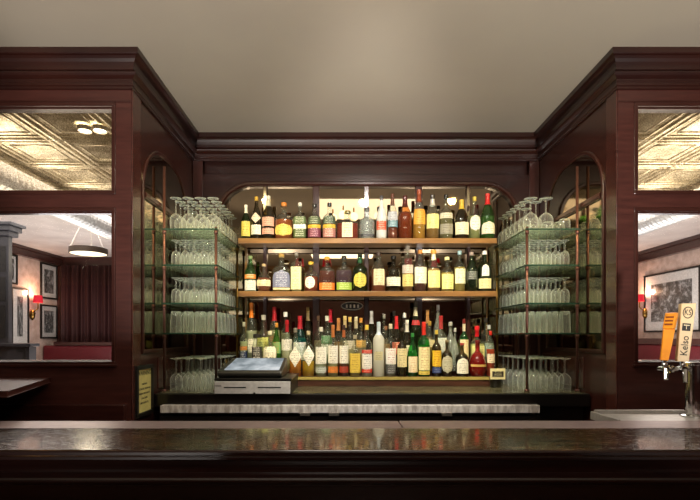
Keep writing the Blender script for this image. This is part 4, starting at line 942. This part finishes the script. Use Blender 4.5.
# pendant ring lamp
pd_d = 5.95; pc = W(88.5, 254, pd_d)
pn = empty('pendant_lamp', pc, 'round wood-banded pendant lamp on chains seen through left lower pane', 'pendant lamp')
bm = bmesh.new(); R = .222
lathe(bm, [(R-.012, 0), (R, 0), (R, .07), (R-.012, .07)], 40, cap=False); link('shade_band', bm, plain('tan_band', '#33220f', .6), pn, smooth=False)
bm = bmesh.new(); lathe(bm, [(R-.013, .004), (R-.013, .012)], 40); link('diffuser', bm, emis('lamp_diffuser', '#ffeecb', 2.5), pn)
for k in range(3):
    a = PI/2+2*PI*k/3+.3; bm = bmesh.new(); a0 = Vector((R*.95*math.cos(a), R*.95*math.sin(a), .066)); a1 = Vector(((.06*math.cos(a)), .06*math.sin(a), ZC-.02-pc.z))
    n = 22
    for i in range(n):
        p = a0.lerp(a1, i/n); q_ = a0.lerp(a1, (i+.82)/n); tube(bm, p, q_, .0055 if i % 2 else .0085, 6)
    link('chain', bm, M_steelw, pn)
bm = bmesh.new(); lathe(bm, [(.07, ZC-.03-pc.z), (.07, ZC-.017-pc.z)], 24); link('ceiling_plate', bm, M_steelw, pn)
point('pendant_glow', (pc.x, pc.y, pc.z-.06), 12, (1, .85, .6), .15)

# sconces
def sconce(x, y, z, s, label):
    o = empty('wall_sconce', (x, y, z), label, 'wall lamp', 'red-shaded wall lamps')
    bm = bmesh.new(); lathe(bm, [(.075, -.06), (.062, .06)], 24, (s*.13, 0, 0), cap=False)
    t = MATS.get('shade')
    if not t:
        n = NT('red_shade'); p = n.pr(lin('#a80f2c'), .7); p.inputs['Emission Color'].default_value = (*lin('#ff2030'), 1); p.inputs['Emission Strength'].default_value = .45; t = MATS['shade'] = n.m
    link('lamp_shade', bm, t, o, smooth=True)
    bm = bmesh.new(); tube(bm, (s*.13, 0, -.05), (s*.13, 0, -.16), .01, 8); tube(bm, (s*.13, 0, -.16), (s*.03, 0, -.24), .01, 8)
    lathe(bm, [(.01, -.36), (.04, -.31), (.045, -.24), (.02, -.18)], 12, (s*.035, 0, 0)); link('brass_arm', bm, M_brass, o, smooth=True)
    bm = bmesh.new(); lathe(bm, [(.005, -.05), (.02, -.02), (.02, .02), (.005, .045)], 10, (s*.13, 0, 0)); link('bulb', bm, emis('bulb', '#ffd9a0', 5), o, smooth=True)
    point('sconce_glow', (x+s*.13, y, z+.10), 9, (1, .55, .35), .04)
LWX, RWX = RX0, RX1
sconce(LWX, F*5.17/(CX-38), zof(299, F*5.17/(CX-38)), 1, 'red-shaded brass wall lamp between pictures in room behind left wing')
dS = F*5.07/(639.5-CX); sconce(RWX, dS, zof(298, dS), -1, 'red-shaded brass wall lamp left of large picture behind right wing')

def photo_mat(seed, dark=.3):
    t = NT('black_and_white_photograph'); p = t.pr((.3, .3, .3), .3); n = t.noise(5, 12, coord='Generated', stretch=(1.4, 1, 1)); n.inputs['Roughness'].default_value = .72; n.noise_dimensions = '4D'; n.inputs['W'].default_value = seed*3.1
    r = t.ramp(n.outputs[0], [(.40, (.01,)*3), (.5, (.09,)*3), (.56, (.35,)*3), (.66, (.8,)*3)]); t.l(r.outputs[0], p.inputs['Base Color']); return t.m
M_mat = plain('picture_mount', '#d9d6d4', .6)
def picture(X, s, pxa, pxb, pya, pyb, label, seed, mount=.16, group=None):
    """picture on a side wall x = X, px range of its two vertical edges; s points into the room."""
    da, db = F*abs(X)/abs(pxa-CX), F*abs(X)/abs(pxb-CX); d0, d1 = min(da, db), max(da, db); dm = (d0+d1)/2
    zt, zb = zof(pya, dm), zof(pyb, dm); o = empty('framed_photograph', (X+s*.004, dm, zb), label, 'picture', group, PI/2 if s > 0 else -PI/2)
    hw = (d1-d0)/2; h = zt-zb; f_ = .028
    bm = bmesh.new(); frame_bm(bm, -hw, hw, 0, h, -.03, -.001, f_); link('frame', bm, M_black, o, bevel=.003)
    boxes('mount', [(-hw+f_, hw-f_, -.012, -.002, f_, h-f_)], M_mat, o)
    mw = mount*min(2*hw, h)
    boxes('photograph', [(-hw+f_+mw, hw-f_-mw, -.0145, -.0125, f_+mw, h-f_-mw)], photo_mat(seed), o)
    boxes('glazing', [(-hw+f_, hw-f_, -.019, -.018, f_, h-f_)], M_pane, o)
GP = 'photographs on the wall behind the left wing'
picture(RX0, 1, 39.5, 56, 264, 299, 'narrow framed photograph above right of red wall lamp, behind left wing', 1, group=GP)
picture(RX0, 1, 39.5, 56, 305, 338.5, 'framed photograph directly below another, beside the dark curtain', 2, group=GP)
picture(RX0, 1, 10, 27.5, 288, 345, 'tall framed picture with wide white mount left of red wall lamp', 3, .27, group=GP)
picture(RX0, 1, 4, 16, 254, 284, 'topmost framed picture beside the grey cabinet, behind left wing', 4, group=GP)
picture(RX1, -1, 645.5, 702, 271, 332, 'large framed black-and-white crowd photograph seen through right lower pane', 6, .15)

# curtain
cx0, cx1 = xof(61, 8.55), xof(135, 8.55); bm = bmesh.new(); n = 240; zt, zb = ZC-.18, .35
rows = []
for (z, k) in ((zt, .6), ((zt+zb)/2, 1), (zb, 1.2)):
    a = []; b = []
    for i in range(n+1):
        x = cx0+(cx1-cx0)*i/n; y = 8.58+.035*k*math.sin(x*66+.8*math.sin(x*9))+.012*math.sin(x*101)
        a.append(bm.verts.new((x, y, z))); b.append(bm.verts.new((x, y+.006, z)))
    rows.append((a, b))
for (a, b), (c, d) in zip(rows, rows[1:]):
    for i in range(n):
        bm.faces.new((a[i], a[i+1], c[i+1], c[i])); bm.faces.new((b[i+1], b[i], d[i], d[i+1]))
a, b = rows[0]
for i in range(n): bm.faces.new((a[i+1], a[i], b[i], b[i+1]))
cur = link('curtain', bm, plain('maroon_velvet', '#36100f', .7), smooth=True)
tag(cur, 'dark maroon pleated curtain on far wall behind left wing', 'curtain')

# banquettes
def bench(name, lst, seat, rail, label):
    o = empty(name, (lst[0][0], lst[0][2], 0), label, 'bench', 'red banquettes')
    pb(o, 'backrest', lst, M_red, .03); pb(o, 'seat', seat, M_red, .03); pb(o, 'top_rail', rail, M_wooddk, .005)
zr = zof(345, 8.2)
bench('banquette', [(RX0+.02, -2.0, 8.2, 8.35, .45, zr-.01)], [(RX0+.02, -2.0, 7.7, 8.2, .05, .45)], [(xof(54, 8.2), -2.0, 8.18, 8.42, zr-.009, zr+.05)], 'red leather banquette along the far wall under the curtain')
bench('banquette', [(RX1-.22, RX1-.02, 5.0, 8.6, .45, zof(345, 6.7)-.005)], [(RX1-.75, RX1-.22, 5.0, 8.6, .05, .45)], [(RX1-.24, RX1-.005, 5.0, 8.6, zof(345, 6.7)-.004, zof(345, 6.7)+.09)], 'red leather banquette under the large picture, behind right wing')

# grey cabinet with lower counter
gd = 5.2; g = empty('grey_cabinet', (xof(-20, gd), gd+.2, 0), 'tall grey-painted cabinet with slotted doors and low counter at left edge', 'cabinet')
X1 = xof(8.5, gd)
pb(g, 'body', [(X1-1.0, X1, gd, gd+.06, 0, zof(236, gd))], M_grey, .004)
pb(g, 'cornice', [(X1-1.0, X1+.03, gd-.03, gd+.12, zof(236, gd)+.001, zof(231, gd)), (X1-1.0, X1+.06, gd-.06, gd+.14, zof(231, gd)+.0005, zof(226, gd)), (X1-1.0, X1+.09, gd-.09, gd+.16, zof(226, gd), zof(223, gd))], M_grey, .006)
for (ya, yb) in ((246, 272), (277, 301), (305, 338)):
    dr = pb(g, 'door_slot', [(xof(-.5, gd), xof(6, gd), gd-.008, gd-.001, zof(yb, gd), zof(ya, gd))], M_dark, .002)
pb(g, 'low_counter', [(X1-.9, xof(34, gd), gd-.06, gd+.10, zof(346.5, gd), zof(343.5, gd))], M_grey, .004)
pb(g, 'low_body', [(X1+.002, xof(31, gd), gd-.03, gd+.09, 0, zof(346.8, gd))], M_grey, .003)
pb(g, 'recess', [(xof(18, gd-.03), xof(26, gd-.03), gd-.036, gd-.031, zof(352, gd), zof(349, gd)), (xof(23, gd-.03), xof(26, gd-.03), gd-.036, gd-.031, zof(362, gd), zof(352, gd))], M_dark)

# bright ceiling lamps over the left room, seen in the antique pane
for px in (85, 100):
    p = W(px, 121, 3.27); o = empty('ceiling_spotlight', (p.x, p.y, ZC-.03), 'small %s ceiling spotlight seen through upper left pane' % ('left-hand' if px == 85 else 'right-hand'), 'ceiling light', 'ceiling spotlights')
    bm = bmesh.new(); lathe(bm, [(.045, -.03), (.05, .0)], 20, cap=False); link('housing', bm, M_steelw, o)
    bm = bmesh.new(); lathe(bm, [(.040, -.02), (.041, -.012)], 20); link('lens', bm, emis('spot_lens', '#fff3d8', 14), o)
    spot('ceiling_spot_beam', (p.x, p.y, ZC-.06), (p.x, p.y+.2, 0), 14, (1, .9, .7), 120)

# ------------------------------------------------------------------ what the mirrors reflect: globes over the bar, lamps and panel behind
for k, (x, y) in enumerate(((-.02, 1.74), (.10, 1.66), (-.14, 1.60), (.38, 1.70))):
    o = empty('globe_lamp', (x, y, ZC-.12), 'white globe lamp reflected in the back-bar mirror, %s' % ('left pane, lower', 'left pane, right', 'left pane, leftmost', 'right pane')[k], 'ceiling lamp', 'globe lamps over the bar')
    bm = bmesh.new(); bmesh.ops.create_uvsphere(bm, u_segments=20, v_segments=12, radius=.05); link('globe', bm, emis('globe', '#fff0d0', 9), o, smooth=True)
    bm = bmesh.new(); tube(bm, (0, 0, .048), (0, 0, .119), .009, 10); link('stem', bm, M_brass, o)
for x in (-.75, -.3, 1.05, 1.5):
    o = empty('hanging_lamp', (x, -.75, ZC-.26), 'small red lampshade reflected in back-bar mirror, %s' % {-.75: 'far left', -.3: 'left of centre', 1.05: 'right of centre', 1.5: 'far right'}[x], 'pendant lamp', 'red pendants behind the viewer')
    bm = bmesh.new(); lathe(bm, [(.075, -.06), (.06, .06)], 20, cap=False); link('shade', bm, MATS['shade'], o, smooth=True)
    bm = bmesh.new(); tube(bm, (0, 0, .0), (0, 0, .259), .004, 6); link('cord', bm, M_black, o)
